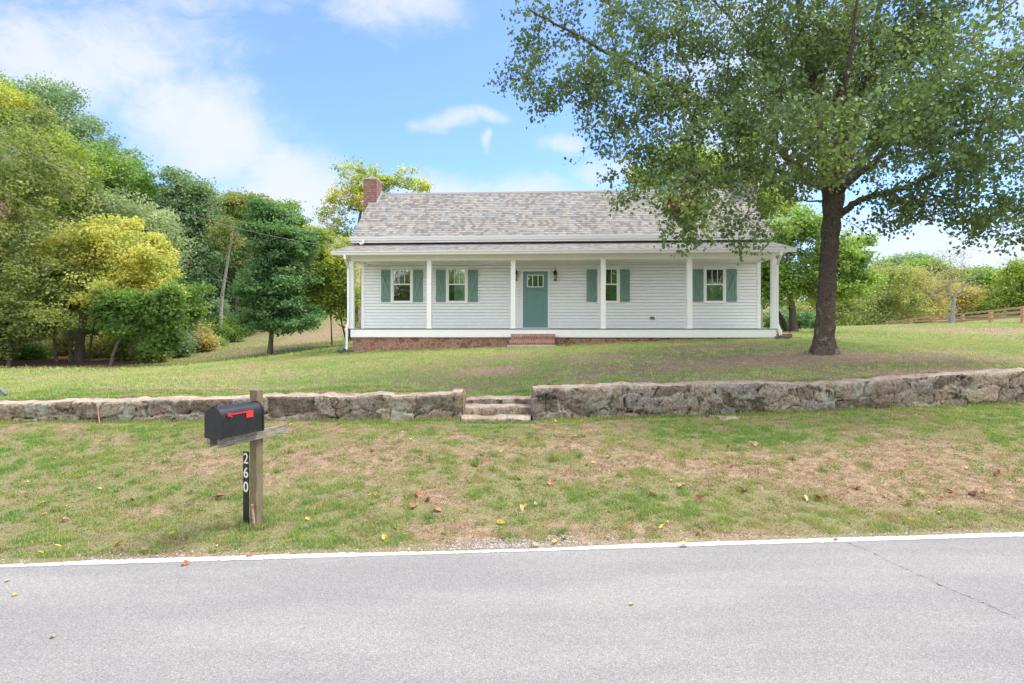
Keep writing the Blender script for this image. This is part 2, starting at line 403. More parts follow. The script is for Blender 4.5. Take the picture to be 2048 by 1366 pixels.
M['barkpale'] = bark_mat('pale_bark', (.26, .23, .2), (.55, .52, .47))

def leaf_mat(name, stops, trans=.35, rough=.5):
    m, g = new_mat(name)
    c = g.ramp(attr(g, 'tint'), stops)
    d = g('ShaderNodeBsdfPrincipled', {'Base Color': c, 'Roughness': rough, 'Specular IOR Level': .35})
    tcol = g.mix(1, c, (1.35, 1.45, .7), 'MULTIPLY')
    t = g('ShaderNodeBsdfTranslucent', {0: tcol})
    mx = g('ShaderNodeMixShader', {0: trans, 1: d.outputs[0], 2: t.outputs[0]})
    o = g('ShaderNodeOutputMaterial'); g.l.new(mx.outputs[0], o.inputs[0]); return m
LM = {
 'main': leaf_mat('leaf_linden', [(0, (.072, .115, .055)), (.45, (.12, .175, .075)), (.8, (.20, .27, .095)), (.985, (.30, .38, .11)), (1, (.28, .16, .10))], .46, .40),
 'dark': leaf_mat('leaf_dark', [(0, (0.096, 0.195, 0.090)), (.6, (0.172, 0.300, 0.125)), (1, (0.277, 0.429, 0.172))], .42),
 'blue': leaf_mat('leaf_bluegreen', [(0, (0.154, 0.242, 0.148)), (.6, (0.242, 0.347, 0.201)), (1, (0.371, 0.476, 0.265))], .42),
 'green': leaf_mat('leaf_green', [(0, (0.123, 0.213, 0.062)), (.6, (0.213, 0.325, 0.090)), (1, (0.358, 0.459, 0.134))], 0.52),
 'olive': leaf_mat('leaf_olive', [(0, (0.157, 0.202, 0.073)), (.6, (0.280, 0.314, 0.112)), (1, (0.448, 0.448, 0.168))], 0.50),
 'ygreen': leaf_mat('leaf_yellowgreen', [(0, (0.202, 0.280, 0.067)), (.5, (0.347, 0.414, 0.101)), (.85, (0.526, 0.515, 0.123)), (1, (0.616, 0.493, 0.134))], 0.54),
 'yellow': leaf_mat('leaf_yellow', [(0, (0.289, 0.347, 0.102)), (.4, (0.476, 0.488, 0.148)), (.8, (0.687, 0.616, 0.207)), (1, (0.700, 0.570, 0.183))], .48),
 'pale': leaf_mat('leaf_pale', [(0, (0.246, 0.302, 0.157)), (.6, (0.381, 0.448, 0.258)), (1, (0.515, 0.560, 0.347))], 0.42),
 'rust': leaf_mat('leaf_rust', [(0, (0.269, 0.280, 0.112)), (.5, (0.426, 0.381, 0.168)), (1, (0.582, 0.414, 0.213))], 0.48),
}

# ------------------------------------------------------------------ leaves and trees
def leaf_cloud(name, Pn, size, mat, parent, tint, shape='leaf', droop=.4, up=.5, flat=None):
    n = len(Pn); Pn = np.asarray(Pn)
    size = np.asarray(size) * np.ones(n) * rng.uniform(.65, 1.25, n)
    ax = rng.normal(size=(n, 3)); ax[:, 2] = ax[:, 2] * .6 - droop; ax /= np.linalg.norm(ax, axis=1)[:, None]
    nr = rng.normal(size=(n, 3)); nr[:, 2] += up * 2
    sd_ = np.cross(ax, nr); sd_ /= np.linalg.norm(sd_, axis=1)[:, None] + 1e-9
    nm = np.cross(sd_, ax)
    S = size[:, None]
    if shape == 'leaf':
        prof = [(0, 0, 0), (.30, -.40, .10), (.62, -.30, .07), (1.0, 0, -.10), (.62, .30, .07), (.30, .40, .10)]
        V = np.stack([Pn + ax * S * a + sd_ * S * b + nm * S * c for a, b, c in prof], 1).reshape(-1, 3)
        b0 = np.arange(n)[:, None] * 6
        Fc = np.concatenate([b0 + np.array([0, 1, 2, 3]), b0 + np.array([0, 3, 4, 5])], 1).reshape(-1, 4)
        tt = np.repeat(tint, 2)
    else:
        prof = [(0, 0, 0), (.5, -.42, .08), (1.0, 0, 0), (.5, .42, .08)]
        V = np.stack([Pn + ax * S * a + sd_ * S * b + nm * S * c for a, b, c in prof], 1).reshape(-1, 3)
        Fc = np.arange(n)[:, None] * 4 + np.arange(4); tt = tint
    me = np_mesh(name, V, Fc, {'tint': ('FACE', np.clip(tt, 0, 1))})
    return link_mesh(name, me, mat, parent)

def grow(skel, att, step=.4, wig=.05, bias=.35, ch=.35):
    """connect every attractor to the nearest skeleton node; returns nodes, parents"""
    nodes = [np.array(p, float) for p, _ in skel]; par = [q for _, q in skel]
    base = nodes[0]; n0 = len(nodes)
    cap = n0 + len(att) * 14 + 10; A = np.zeros((cap, 3)); A[:n0] = np.array(nodes); n = n0; par = list(par)
    order = np.argsort(np.linalg.norm(att - np.array(skel[-1][0]) * 0 - A[n0 // 2], axis=1))
    depth = np.zeros(cap)
    tips = []
    for i in order:
        a = att[i]; d = np.linalg.norm(A[:n] - a, axis=1)
        # prefer connecting to nodes that are lower than the attractor
        cost = d + np.maximum(0, A[:n, 2] - a[2]) * bias + depth[:n] * .03
        j = int(np.argmin(cost)); L = d[j]; k = max(1, int(L / step)); k = min(k, 12)
        last = j; s0 = A[j].copy()
        for q in range(1, k + 1):
            t = q / k; p = s0 * (1 - t) + a * t
            p = p + np.array([0, 0, ch * L * t * (1 - t) * .5]) + (rng.normal(size=3) * wig * (L ** .5) if q < k else 0)
            A[n] = p; par.append(last); depth[n] = depth[last] + L / k; last = n; n += 1
            if n >= cap - 1: break
        tips.append(last)
    return A[:n], np.array(par), n0, tips

def radii_of(par, n, tip=.008, ex=.42, rmax=9):
    cnt = np.zeros(n); haschild = np.zeros(n, bool)
    haschild[par[par >= 0]] = True; cnt[~haschild] = 1
    for i in range(n - 1, 0, -1):
        if par[i] >= 0: cnt[par[i]] += cnt[i]
    return np.minimum(tip * np.maximum(cnt, 1) ** ex, rmax), cnt

def branch_mesh(name, A, par, rad, skip, mat, parent, n=5):
    ids = [i for i in range(len(A)) if par[i] >= 0 and i not in skip]
    ids = np.array(ids); p0 = A[par[ids]]; p1 = A[ids]; r0 = np.minimum(rad[par[ids]], rad[ids] * 1.35); r1 = rad[ids]
    d = p1 - p0; L = np.linalg.norm(d, axis=1); d /= L[:, None] + 1e-9
    p1 = p1 + d * (r1 * .4)[:, None]
    ref = np.where(np.abs(d[:, 2:3]) > .9, np.array([[1., 0, 0]]), np.array([[0, 0, 1.]]))
    u = np.cross(d, ref); u /= np.linalg.norm(u, axis=1)[:, None]; w = np.cross(d, u)
    V = np.zeros((len(ids), 2 * n, 3))
    for k in range(n):
        c, s_ = math.cos(2 * math.pi * k / n), math.sin(2 * math.pi * k / n)
        o = u * c + w * s_
        V[:, k] = p0 + o * r0[:, None]; V[:, n + k] = p1 + o * r1[:, None]
    Fc = np.array([[k, (k + 1) % n, n + (k + 1) % n, n + k] for k in range(n)])
    Fc = (np.arange(len(ids))[:, None, None] * 2 * n + Fc[None]).reshape(-1, 4)
    me = np_mesh(name, V.reshape(-1, 3), Fc)
    return link_mesh(name, me, mat, parent, smooth=True)

def lobe_points(lobes, n, shell=.45):
    """lobes: (cx,cy,cz,rx,ry,rz,weight)"""
    w = np.array([l[3] * l[4] * l[5] for l in lobes]) ** .8 * np.array([l[6] for l in lobes]); w /= w.sum()
    k = rng.choice(len(lobes), n, p=w); Lb = np.array(lobes)[k]
    d = rng.normal(size=(n, 3)); d /= np.linalg.norm(d, axis=1)[:, None]
    r = rng.uniform(0, 1, n) ** shell
    # lumpy outline
    ln = .50 + .72 * vnoise(d[:, 0] * 3.1 + k * 3.3, d[:, 2] * 3.1 + d[:, 1] * 2.3, 4)
    return Lb[:, :3] + d * (r * ln)[:, None] * Lb[:, 3:6], d

TREES = []
def tree(name, label, cat, px, Y, lobes, leaf, n=260, per=42, size=.15, clump=.45, trunk=None, trunk_r=.14, bark='bark2', group=None,
         droop=.3, depth=.8, tipr=.008, shape='quad', shell=.45, tint_off=0.0, x=None, flatc=.6, ch=.35, zoff=0.0):
    """px,Y: where the trunk stands; lobes in pixels (px,py,rx,ry[,dY[,w]]) at distance Y"""
    per = int(per * 1.3); size = size * .84
    bx = (px - 1024) / F * Y if x is None else x
    bz = G1(bx, Y) + zoff
    root = empty(name, (bx, Y, bz)); tag(root, label, cat, group)
    k = Y / F; LL = []
    for l in lobes:
        dY = l[4] if len(l) > 4 else 0; w = l[5] if len(l) > 5 else 1
        kk = (Y + dY) / F; c = P(l[0], l[1], Y + dY)
        LL.append((c[0] - bx, c[1] - Y, c[2] - bz, l[2] * kk, l[2] * kk * depth, l[3] * kk, w))
    for l in list(LL):      # ragged outline: small side lobes
        for q in range(3):
            a1 = rng.uniform(0, 2 * math.pi); e1 = rng.uniform(-.5, 1.0); f1 = rng.uniform(.28, .45)
            LL.append((l[0] + l[3] * .85 * math.cos(a1) * math.cos(e1), l[1] + l[4] * .85 * math.sin(a1) * math.cos(e1), l[2] + l[5] * .85 * math.sin(e1), l[3] * f1, l[4] * f1, l[5] * f1 * .8, l[6] * 1.2))
    att, dd = lobe_points(LL, n, shell)
    att[:, 2] = np.maximum(att[:, 2], .25)
    top = max(l[2] for l in LL)
    if trunk is None:
        cx = float(np.mean(att[:, 0])); H = max(1.0, float(np.percentile(att[:, 2], 12)))
        Ht = max(H, top * .75)
        trunk = []
        for t in np.linspace(0, 1, 9):
            trunk.append((cx * t * t * .8 + math.sin(t * 5 + bx) * .08 * top * .1, math.cos(t * 4 + bx) * .04, Ht * t))
    else:
        trunk = [tuple(np.array(P(a, b, Y)) - np.array((bx, Y, bz))) for a, b in trunk]
        trunk[0] = (trunk[0][0], 0, 0)
    tr = [np.array(p, float) for p in trunk]
    tt = [tr[0] - np.array([0, 0, .15])] + tr
    skel = [(p, i - 1) for i, p in enumerate(tr)]
    A, par, n0, tips = grow(skel, att, step=max(.35, .03 * Y * .6), wig=.06, ch=ch)
    rad, cnt = radii_of(par, len(A), tipr)
    rt = [trunk_r * (1.35 if i == 0 else 1.15 if i == 1 else 1.0 - .72 * (i / len(tt)) ** 1.3) for i in range(len(tt))]
    rad[:n0] = rt[1:1 + n0] if len(rt) > n0 else rad[:n0]
    rad = np.minimum(rad, trunk_r * .62)
    m = MB(); m.tube(tt, rt, 9); m.build('trunk', M[bark], root, smooth=True)
    branch_mesh('branches', A, par, rad, set(range(n0)), M[bark], root, 4)
    # leaves
    N = n * per; ci = np.repeat(np.arange(n), per)
    o = np.clip(rng.normal(size=(N, 3)), -1.5, 1.5) * clump * .55; o[:, 2] *= flatc
    cl = rng.uniform(.55, 1.3, n)[ci][:, None]
    Pn = att[ci] + o * cl
    Pn[:, 2] = np.maximum(Pn[:, 2], .05)
    hz = (att[ci][:, 2] - att[:, 2].min()) / (np.ptp(att[:, 2]) + 1e-6)
    tint = .45 + tint_off + (rng.uniform(-.28, .28, n))[ci] + rng.uniform(-.22, .22, N) + (vnoise(Pn[:, 0] * .9 + bx, Pn[:, 2] * .9, 8) - .5) * .5
    leaf_cloud('crown', Pn, size, LM[leaf], root, tint, shape, droop)
    TREES.append(root)
    return root
exec_parts = True

# ------------------------------------------------------------------ dryness map (real bare / straw patches of the lawn)
patches = []   # x, y, rx, ry, strength (+ dry, - green)
def patch(px, py, rpx, rpy, s):
    x, y, z = gp(px, py); k = y / F
    x2, y2, _ = gp(px, py - rpy); x3, y3, _ = gp(px, py + rpy)
    ry = max(.25, min(6, abs(y2 - y3) / 2)); patches.append((x, y, rpx * k, ry, s))
for p in [(1500, 722, 170, 13, 1.2), (1640, 714, 120, 9, 1.1), (1850, 715, 220, 9, .95), (1380, 735, 120, 8, .6), (1800, 745, 200, 6, .5), (980, 742, 60, 5, .6), (1290, 690, 90, 4, .5), (1420, 697, 80, 4, .55), (1000, 745, 45, 5, .6), (1090, 757, 30, 4, .6),
          (1950, 663, 170, 9, .8), (1900, 690, 150, 6, .4), (520, 735, 40, 3, .4), (120, 757, 120, 5, .8), (300, 742, 60, 3, .4), (560, 690, 110, 22, .85),
          (490, 625, 40, 50, .9), (620, 660, 60, 20, .8),
          (380, 925, 60, 30, .5), (200, 880, 60, 14, .45), (300, 1018, 60, 12, .6), (650, 920, 80, 30, .4), (980, 1000, 120, 30, .5), (1850, 900, 240, 48, .95), (1960, 950, 140, 42, 1.1), (1700, 930, 160, 40, .5), (1350, 930, 150, 30, .35),
          (1500, 960, 200, 40, .55), (1250, 900, 160, 40, .35), (870, 1060, 160, 14, .6), (1100, 1050, 80, 10, .4), (1700, 980, 200, 25, .45), (960, 1080, 120, 8, .5), (1450, 850, 100, 12, .3), (60, 850, 60, 8, .3),
          (1080, 850, 60, 8, .3), (1700, 830, 200, 10, .4),
          (250, 970, 200, 30, -.5), (600, 1000, 130, 22, -.5), (100, 1010, 100, 20, -.3), (1300, 1020, 130, 12, -.35), (1500, 1040, 300, 12, -.35), (500, 715, 250, 10, -.4), (1000, 700, 250, 5, -.3),
          (900, 755, 120, 12, -.25), (1800, 685, 200, 8, -.4), (1900, 1030, 150, 12, -.3), (250, 750, 200, 8, -.3), (1250, 740, 120, 10, -.15), (620, 960, 60, 15, -.3)]: patch(*p)
PT = np.array(patches)
def dryness(x, y):
    """0 lush green .. 1 bare / straw"""
    d = .36 + (fbm(x * .55, y * .9, 21, 4) - .5) * 1.5 + (fbm(x * 2.3, y * 3.0, 22, 3) - .5) * .9
    for a in PT:
        q = ((x - a[0]) / a[2]) ** 2 + ((y - a[1]) / a[3]) ** 2
        d = d + a[4] * .62 * np.exp(-q * .9)
    dw = y - wall_y(x)
    d = d + np.where(dw < 0, .03, -.06)
    # worn strip along the asphalt
    e = y - edge_y(x); d = d + .28 * np.exp(-(e / .16) ** 2) + .12 * np.exp(-((e - .35) / .25) ** 2)
    return np.clip(d, 0, 1)
def woods(x, y):
    """1 under the trees on the left hillside"""
    a = x / np.maximum(y, 1)
    return np.clip((-.505 - a) / .03, 0, 1) * np.clip((y - np.interp(a, [-.9, -.68, -.6, -.5], [23.5, 25, 27.5, 33])) / 1.2, 0, 1) * (y > 20)

def terrain():
    d_in = list(-np.geomspace(.2, 250, 34)[::-1]) + [-.12, 0.0] + list(np.arange(.08, 4.7, .08)) + [4.74, 4.9, 5.03, 5.05] + list(np.arange(5.15, 14, .14)) + list(14 + np.geomspace(.2, 290, 70))
    d_in = np.array(d_in)
    xs = np.concatenate([-14 - np.geomspace(.25, 300, 50)[::-1], np.arange(-14, 14.01, .14), 14 + np.geomspace(.25, 300, 50)])
    X, D = np.meshgrid(xs, d_in); Y = D + ED0 + SL * np.clip(X, -60, 60)
    x = X.ravel(); y = Y.ravel(); z = G(x, y)
    nr, nc = X.shape
    i = np.arange(nr - 1)[:, None] * nc + np.arange(nc - 1)[None]
    Fc = np.stack([i, i + 1, i + nc + 1, i + nc], -1).reshape(-1, 4)
    V = np.stack([x, y, z], 1)
    me = np_mesh('ground', V, Fc, {'dry': ('POINT', dryness(x, y)), 'wood': ('POINT', woods(x, y))})
    m, g = new_mat('ground_soil_and_turf'); tc = g('ShaderNodeTexCoord').outputs['Object']
    n1 = g.noise(tc, 9, 6, .7); n2 = g.noise(tc, 55, 5, .7); n3 = g.noise(tc, 1.2, 4); n4 = g.noise(g('ShaderNodeMapping', {0: tc, 'Scale': (1, .5, 1)}).outputs[0], 140, 2)
    dry = g.math('ADD', attr(g, 'dry'), g.math('MULTIPLY', g.math('SUBTRACT', n1, .5), .7))
    soil = g.ramp(g.math('ADD', g.math('MULTIPLY', n2, .6), g.math('MULTIPLY', n1, .4)), [(.38, (.12, .078, .045)), (.5, (.26, .185, .115)), (.62, (.42, .325, .215))])
    turf = g.ramp(n2, [(.3, (.08, .085, .035)), (.5, (.19, .18, .08)), (.7, (.33, .28, .16))])
    c = g.mix(g.smooth(dry, .42, .95), turf, soil)
    litter = g.ramp(n2, [(.3, (.05, .03, .02)), (.5, (.12, .075, .05)), (.7, (.26, .17, .12))])
    c = g.mix(attr(g, 'wood'), c, litter)
    finish(g, c, .95, g.math('ADD', n2, g.math('MULTIPLY', n4, .5)), .6, .02, spec=.1)
    tag(link_mesh('ground', me, m, smooth=True), kind='structure')
terrain()

# ------------------------------------------------------------------ road
def road():
    xs = np.concatenate([-np.geomspace(8, 200, 14)[::-1], np.linspace(-7.5, 7.5, 60), np.geomspace(8, 200, 14)])
    v = []; f = []
    for x in xs:
        w = (vnoise([x * 1.7], [3.3], 3)[0] - .5) * .05
        v += [(x, edge_y(x) + .13 + w, 0.0), (x, edge_y(x) - 3.3, .012), (x, edge_y(x) - 6.7, 0.0)]
    for i in range(len(xs) - 1):
        for k in range(2):
            a = i * 3 + k; f.append((a + 1, a + 4, a + 3, a))
    m, g = new_mat('weathered_asphalt'); tc = g('ShaderNodeTexCoord').outputs['Object']
    vo = g('ShaderNodeTexVoronoi', {'Vector': tc, 'Scale': 150.0}); rn = g('ShaderNodeSeparateColor', {0: vo.outputs['Color']}).outputs[0]
    c = g.ramp(rn, [(0, (.185, .178, .164)), (.25, (.25, .241, .225)), (.6, (.285, .275, .257)), (.85, (.32, .308, .288)), (1, (.40, .385, .36))])
    c = g.mix(g.smooth(vo.outputs['Distance'], .5, .9), c, (.20, .19, .183))
    big = g.noise(g('ShaderNodeMapping', {0: tc, 'Scale': (.25, 1.2, 1)}).outputs[0], 1.5, 5)
    c = g.mix(g.smooth(big, .35, .7), g.mix(1, c, (.90, .90, .91), 'MULTIPLY'), g.mix(1, c, (1.08, 1.07, 1.05), 'MULTIPLY'))
    st = g.smooth(g.noise(tc, 3.2, 5), .66, .72); c = g.mix(g.math('MULTIPLY', st, .25), c, (.34, .29, .24))
    finish(g, c, .88, g.math('SUBTRACT', rn, vo.outputs['Distance']), .55, .006, spec=.25)
    me = bpy.data.meshes.new('road'); me.from_pydata(v, [], f); tag(link_mesh('road', me, m), kind='structure')
    # painted edge line with worn borders
    v = []; f = []; xs = np.concatenate([np.linspace(-60, -7.5, 30)[:-1], np.linspace(-7.5, 7.5, 900), np.linspace(7.5, 60, 30)[1:]])
    r1 = rng.normal(size=len(xs)) * .005; r2 = rng.normal(size=len(xs)) * .006
    for i, x in enumerate(xs):
        cov = max(0, vnoise([x * .9], [1.7], 33)[0] - .58) * .15 * (1 if x < 1 else .2)
        v += [(x, edge_y(x) + .052 - cov + r2[i] + .008 * (vnoise([x * 6], [0], 2)[0] - .5), .0045), (x, edge_y(x) - .052 + r1[i], .0045)]
    for i in range(len(xs) - 1): f.append((2 * i + 1, 2 * i + 3, 2 * i + 2, 2 * i))
    m, g = new_mat('road_paint'); tc = g('ShaderNodeTexCoord').outputs['Object']
    n = g.noise(tc, 70, 4, .7); c = g.mix(g.smooth(n, .56, .70), (.48, .47, .445), (.25, .24, .23))
    c = g.mix(g.math('MULTIPLY', g.smooth(g.noise(tc, 4, 4), .5, .75), .4), c, (.40, .34, .27))
    finish(g, c, .8, n, .3, .004)
    me = bpy.data.meshes.new('edge_line'); me.from_pydata(v, [], f); tag(link_mesh('edge_line', me, m), kind='structure')
    # crack
    pts = [gp(a, b)[:2] for a, b in [(1690, 1088), (1740, 1112), (1790, 1138), (1850, 1166), (1905, 1192), (1960, 1216), (2010, 1240), (2080, 1272)]]
    v = []; f = []; k = 0
    for i in range(len(pts) - 1):
        for t in np.linspace(0, 1, 12)[:-1]:
            p = np.array(pts[i]) * (1 - t) + np.array(pts[i + 1]) * t + rng.normal(size=2) * .006
            w = abs(rng.normal()) * .0025 + .0028
            v += [(p[0], p[1] - w, .0042 + .012 * max(0, 1 - abs(p[1] - edge_y(p[0]) + 3.3) / 3.3)), (p[0], p[1] + w, .0042 + .012 * max(0, 1 - abs(p[1] - edge_y(p[0]) + 3.3) / 3.3))]
    for i in range(len(v) // 2 - 1): f.append((2 * i, 2 * i + 2, 2 * i + 3, 2 * i + 1))
    me = bpy.data.meshes.new('road_crack'); me.from_pydata(v, [], f)
    tag(link_mesh('road_crack', me, paint('crack_tar', (.02, .02, .02), .9)), kind='structure')
road()

# loose gravel on the shoulder (uncountable)
def gravel():
    n = 2600; V = []; Fc = []
    xs = np.where(rng.random(n) < .55, rng.normal(.05, .38, n), rng.uniform(-5, 6, n)); d = np.abs(rng.normal(0, .10, n)) + .055
    d = np.where((xs > -.5) & (xs < .7) & (rng.random(n) < .5), rng.uniform(.05, .32, n), d)
    y = edge_y(xs) + d; z = G(xs, y); z = np.maximum(z, 0.002)
    s = rng.uniform(.004, .013, n)
    oc = np.array([(1, 0, 0), (0, 1, 0), (-1, 0, 0), (0, -1, 0), (0, 0, .7), (0, 0, -.7)])
    vv = np.stack([xs, y, z], 1)[:, None] + oc[None] * s[:, None, None] * rng.uniform(.6, 1.3, (n, 6, 1))
    tri = np.array([(0, 1, 4), (1, 2, 4), (2, 3, 4), (3, 0, 4), (1, 0, 5), (2, 1, 5), (3, 2, 5), (0, 3, 5)])
    Fc = (np.arange(n)[:, None, None] * 6 + tri[None]).reshape(-1, 3)
    me = np_mesh('gravel', vv.reshape(-1, 3), Fc, {'tint': ('FACE', np.repeat(rng.random(n), 8))}, 3)
    m, g = new_mat('gravel'); finish(g, g.ramp(attr(g, 'tint'), [(0, (.16, .15, .14)), (.6, (.36, .34, .32)), (1, (.55, .52, .48))]), .9)
    tag(link_mesh('gravel', me, m), 'loose pale gravel scattered along the edge of the asphalt', 'gravel', kind='stuff')
gravel()

# ------------------------------------------------------------------ grass
def grass(name, x0f, y0, y1, n, hgt, wid, label, cfun=None, dens=None):
    # uniform over the visible wedge between y0 and y1
    y = np.sqrt(rng.uniform(y0 * y0, y1 * y1, n)); x = rng.uniform(-1, 1, n) * (y * .93 + .4) if x0f is None else rng.uniform(*x0f, n)
    e = y - edge_y(x); dw = y - wall_y(x)
    dry = dryness(x, y)
    keep = (e > .09 + .10 * fbm(x * 2.2, y, 51)) & ~((dw > -.02) & (dw < .455))
    gap = (x > -.90) & (x < .36) & (dw > -.42) & (dw < .58); keep &= ~gap
    keep &= woods(x, y) < .5
    # tufts: more blades where the tuft noise is high, thin on bare earth
    tf = fbm(x * 7, y * 7, 61, 3)
    sn = fbm(x * 2.6, y * 2.6, 63, 3); sn2 = fbm(x * 6.5, y * 6.5, 66, 2); dryl = np.clip(np.where(dw > 0, dry * 1.15 - .08, dry * .8 + .05) + (sn - .5) * 1.1 + (sn2 - .5) * .9 + (tf - .5) * -.5, 0, 1)
    straw = rng.random(n) < np.clip(.10 + dryl * .92, 0, 1)
    pr = np.where(straw, .22 + .5 * np.clip((fbm(x * 11, y * 11, 64, 2) - .3) * 2.2, 0, 1), np.clip(1.15 - dryl * .9, .05, 1) * np.clip((tf - .33) * 3.4, .08, 1.2))
    keep &= rng.random(n) < pr
    # house footprint and trunk
    hx = (x - HP0[0]) * HU[0] + (y - HP0[1]) * HU[1]; hy = (x - HP0[0]) * HV[0] + (y - HP0[1]) * HV[1]
    keep &= ~((hx > -6.5) & (hx < 8.1) & (hy > -1.6) & (hy < 5.2))
    keep &= ~((hx > -.95) & (hx < .68) & (hy > -2.2) & (hy < -1.4))
    x, y, dry, tf, straw, dryl = x[keep], y[keep], dry[keep], tf[keep], straw[keep], dryl[keep]; n = len(x); z = G(x, y)
    az = rng.uniform(0, 2 * math.pi, n); lean = np.where(straw, rng.uniform(.5, 2.4, n), rng.uniform(.15, 1.1, n))
    h = hgt * rng.uniform(.5, 1.25, n) * np.where(straw, .62, 1.0) * (.6 + 1.5 * np.clip(tf - .3, 0, 1)) * (1.15 - .4 * dry)
    w = wid * rng.uniform(.7, 1.3, n)
    dx, dy = np.cos(az), np.sin(az); fa = rng.uniform(0, 2 * math.pi, n); sx, sy = np.cos(fa) * w, np.sin(fa) * w
    b = np.stack([x, y, z - .004], 1); sv = np.stack([sx, sy, 0 * sx], 1) * .5
    mid = b + np.stack([dx * lean * h * .25, dy * lean * h * .25, h * .6 / (1 + lean * .4)], 1)
    tip = b + np.stack([dx * lean * h * .8, dy * lean * h * .8, h / (1 + lean * .8)], 1)
    V = np.stack([b - sv, b + sv, mid + sv * .7, mid - sv * .7, tip], 1).reshape(-1, 3)
    i = np.arange(n)[:, None] * 5
    F1 = (i + np.array([0, 1, 2])), (i + np.array([0, 2, 3])), (i + np.array([3, 2, 4]))
    Fc = np.stack(F1, 1).reshape(-1, 3)
    t = np.where(straw, rng.uniform(0, .42, n), .55 + .25 * (1 - dry) + rng.uniform(-.2, .2, n)) + (fbm(x * .8, y * .8, 71) - .5) * .35 + (fbm(x * 5, y * 5, 72) - .5) * .5 * ~straw
    me = np_mesh(name, V, Fc, {'tint': ('FACE', np.repeat(np.clip(t, 0, 1), 3))}, 3)
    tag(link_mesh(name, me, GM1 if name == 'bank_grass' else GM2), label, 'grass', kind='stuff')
def grass_mat(stops):
    m, g = new_mat('grass_blades')
    c = g.ramp(attr(g, 'tint'), stops)
    d = g('ShaderNodeBsdfDiffuse', {0: c}); t = g('ShaderNodeBsdfTranslucent', {0: c})
    mx = g('ShaderNodeMixShader', {0: .35, 1: d.outputs[0], 2: t.outputs[0]})
    o = g('ShaderNodeOutputMaterial'); g.l.new(mx.outputs[0], o.inputs[0]); return m
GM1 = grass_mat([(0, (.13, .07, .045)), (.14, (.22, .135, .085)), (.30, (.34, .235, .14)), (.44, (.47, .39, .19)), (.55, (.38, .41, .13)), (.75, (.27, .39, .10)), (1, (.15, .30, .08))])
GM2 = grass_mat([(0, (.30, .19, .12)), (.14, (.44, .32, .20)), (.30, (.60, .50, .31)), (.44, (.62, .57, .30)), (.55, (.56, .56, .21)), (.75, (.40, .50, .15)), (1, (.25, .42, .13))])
TH = R(3.3); HP0 = (.845, 20.9); HU = (math.cos(TH), -math.sin(TH)); HV = (math.sin(TH), math.cos(TH))
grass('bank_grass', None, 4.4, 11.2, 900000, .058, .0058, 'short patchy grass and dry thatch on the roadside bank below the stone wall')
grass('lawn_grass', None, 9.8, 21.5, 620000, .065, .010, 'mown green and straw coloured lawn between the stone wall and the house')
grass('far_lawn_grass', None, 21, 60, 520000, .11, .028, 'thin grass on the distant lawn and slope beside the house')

def tufts():
    # longer uncut blades at the foot of the walls, steps, posts and trunk
    X = []; Y = []; H = []
    n = 9000; x = rng.uniform(-9.5, 10.5, n); dw = -.03 - np.abs(rng.normal(0, .07, n)); k = (x < -.95) | (x > .42); k &= fbm(x * 3, x * 0, 91) > .42
    X.append(x[k]); Y.append((wall_y(x) + dw)[k]); H.append(np.full(k.sum(), .085))
    x = rng.uniform(-9.5, 10.5, 5000); k = (fbm(x * 2, x * 0, 92) > .5) & ((x < -.95) | (x > .42)); X.append(x[k]); Y.append((wall_y(x) + .49 + np.abs(rng.normal(0, .04, 5000)))[k]); H.append(np.full(k.sum(), .08))
    for cx, cy, r, m, h in [(-2.605, 5.80, .10, 420, .10), (7.53, 13.8, .36, 160, .07), (-2.70, 5.73, .06, 160, .08)]:
        a = rng.uniform(0, 6.283, m); q = r + np.abs(rng.normal(0, .05, m)); X.append(cx + q * np.cos(a)); Y.append(cy + q * np.sin(a)); H.append(np.full(m, h))
    m = 700; x = rng.uniform(-.95, .42, m); X.append(x); Y.append(9.76 + SL * x - np.abs(rng.normal(0, .05, m))); H.append(np.full(m, .07))
    m = 26; cx = rng.uniform(-5, 6, m); cy = edge_y(cx) + rng.uniform(.25, 3.6, m)
    for a, b in zip(cx, cy): X.append(a + rng.normal(0, .035, 70)); Y.append(b + rng.normal(0, .035, 70)); H.append(np.full(70, .10))
    x = np.concatenate(X); y = np.concatenate(Y); h = np.concatenate(H); n = len(x); h = h * rng.uniform(.4, 1.2, n); z = G(x, y)
    az = rng.uniform(0, 6.283, n); ln = rng.uniform(.1, .9, n); fa = rng.uniform(0, 6.283, n); w = .0075 * rng.uniform(.6, 1.2, n) * np.maximum(1, y / 9)
    b = np.stack([x, y, z - .01], 1); sv = np.stack([np.cos(fa) * w, np.sin(fa) * w, 0 * w], 1) * .5; dd = np.stack([np.cos(az), np.sin(az), 0 * az], 1)
    mid = b + dd * (ln * h * .25)[:, None]; mid[:, 2] += h * .6; tip = b + dd * (ln * h * .9)[:, None]; tip[:, 2] += h * (1 - .35 * ln)
    V = np.stack([b - sv, b + sv, mid + sv * .7, mid - sv * .7, tip], 1).reshape(-1, 3); i = np.arange(n)[:, None] * 5
    Fc = np.stack([i + np.array([0, 1, 2]), i + np.array([0, 2, 3]), i + np.array([3, 2, 4])], 1).reshape(-1, 3)
    t = np.where(rng.random(n) < .25, rng.uniform(.1, .45, n), rng.uniform(.6, 1, n))
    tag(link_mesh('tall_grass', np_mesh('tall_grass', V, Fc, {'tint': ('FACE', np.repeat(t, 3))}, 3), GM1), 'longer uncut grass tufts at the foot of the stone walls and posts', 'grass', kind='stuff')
tufts()
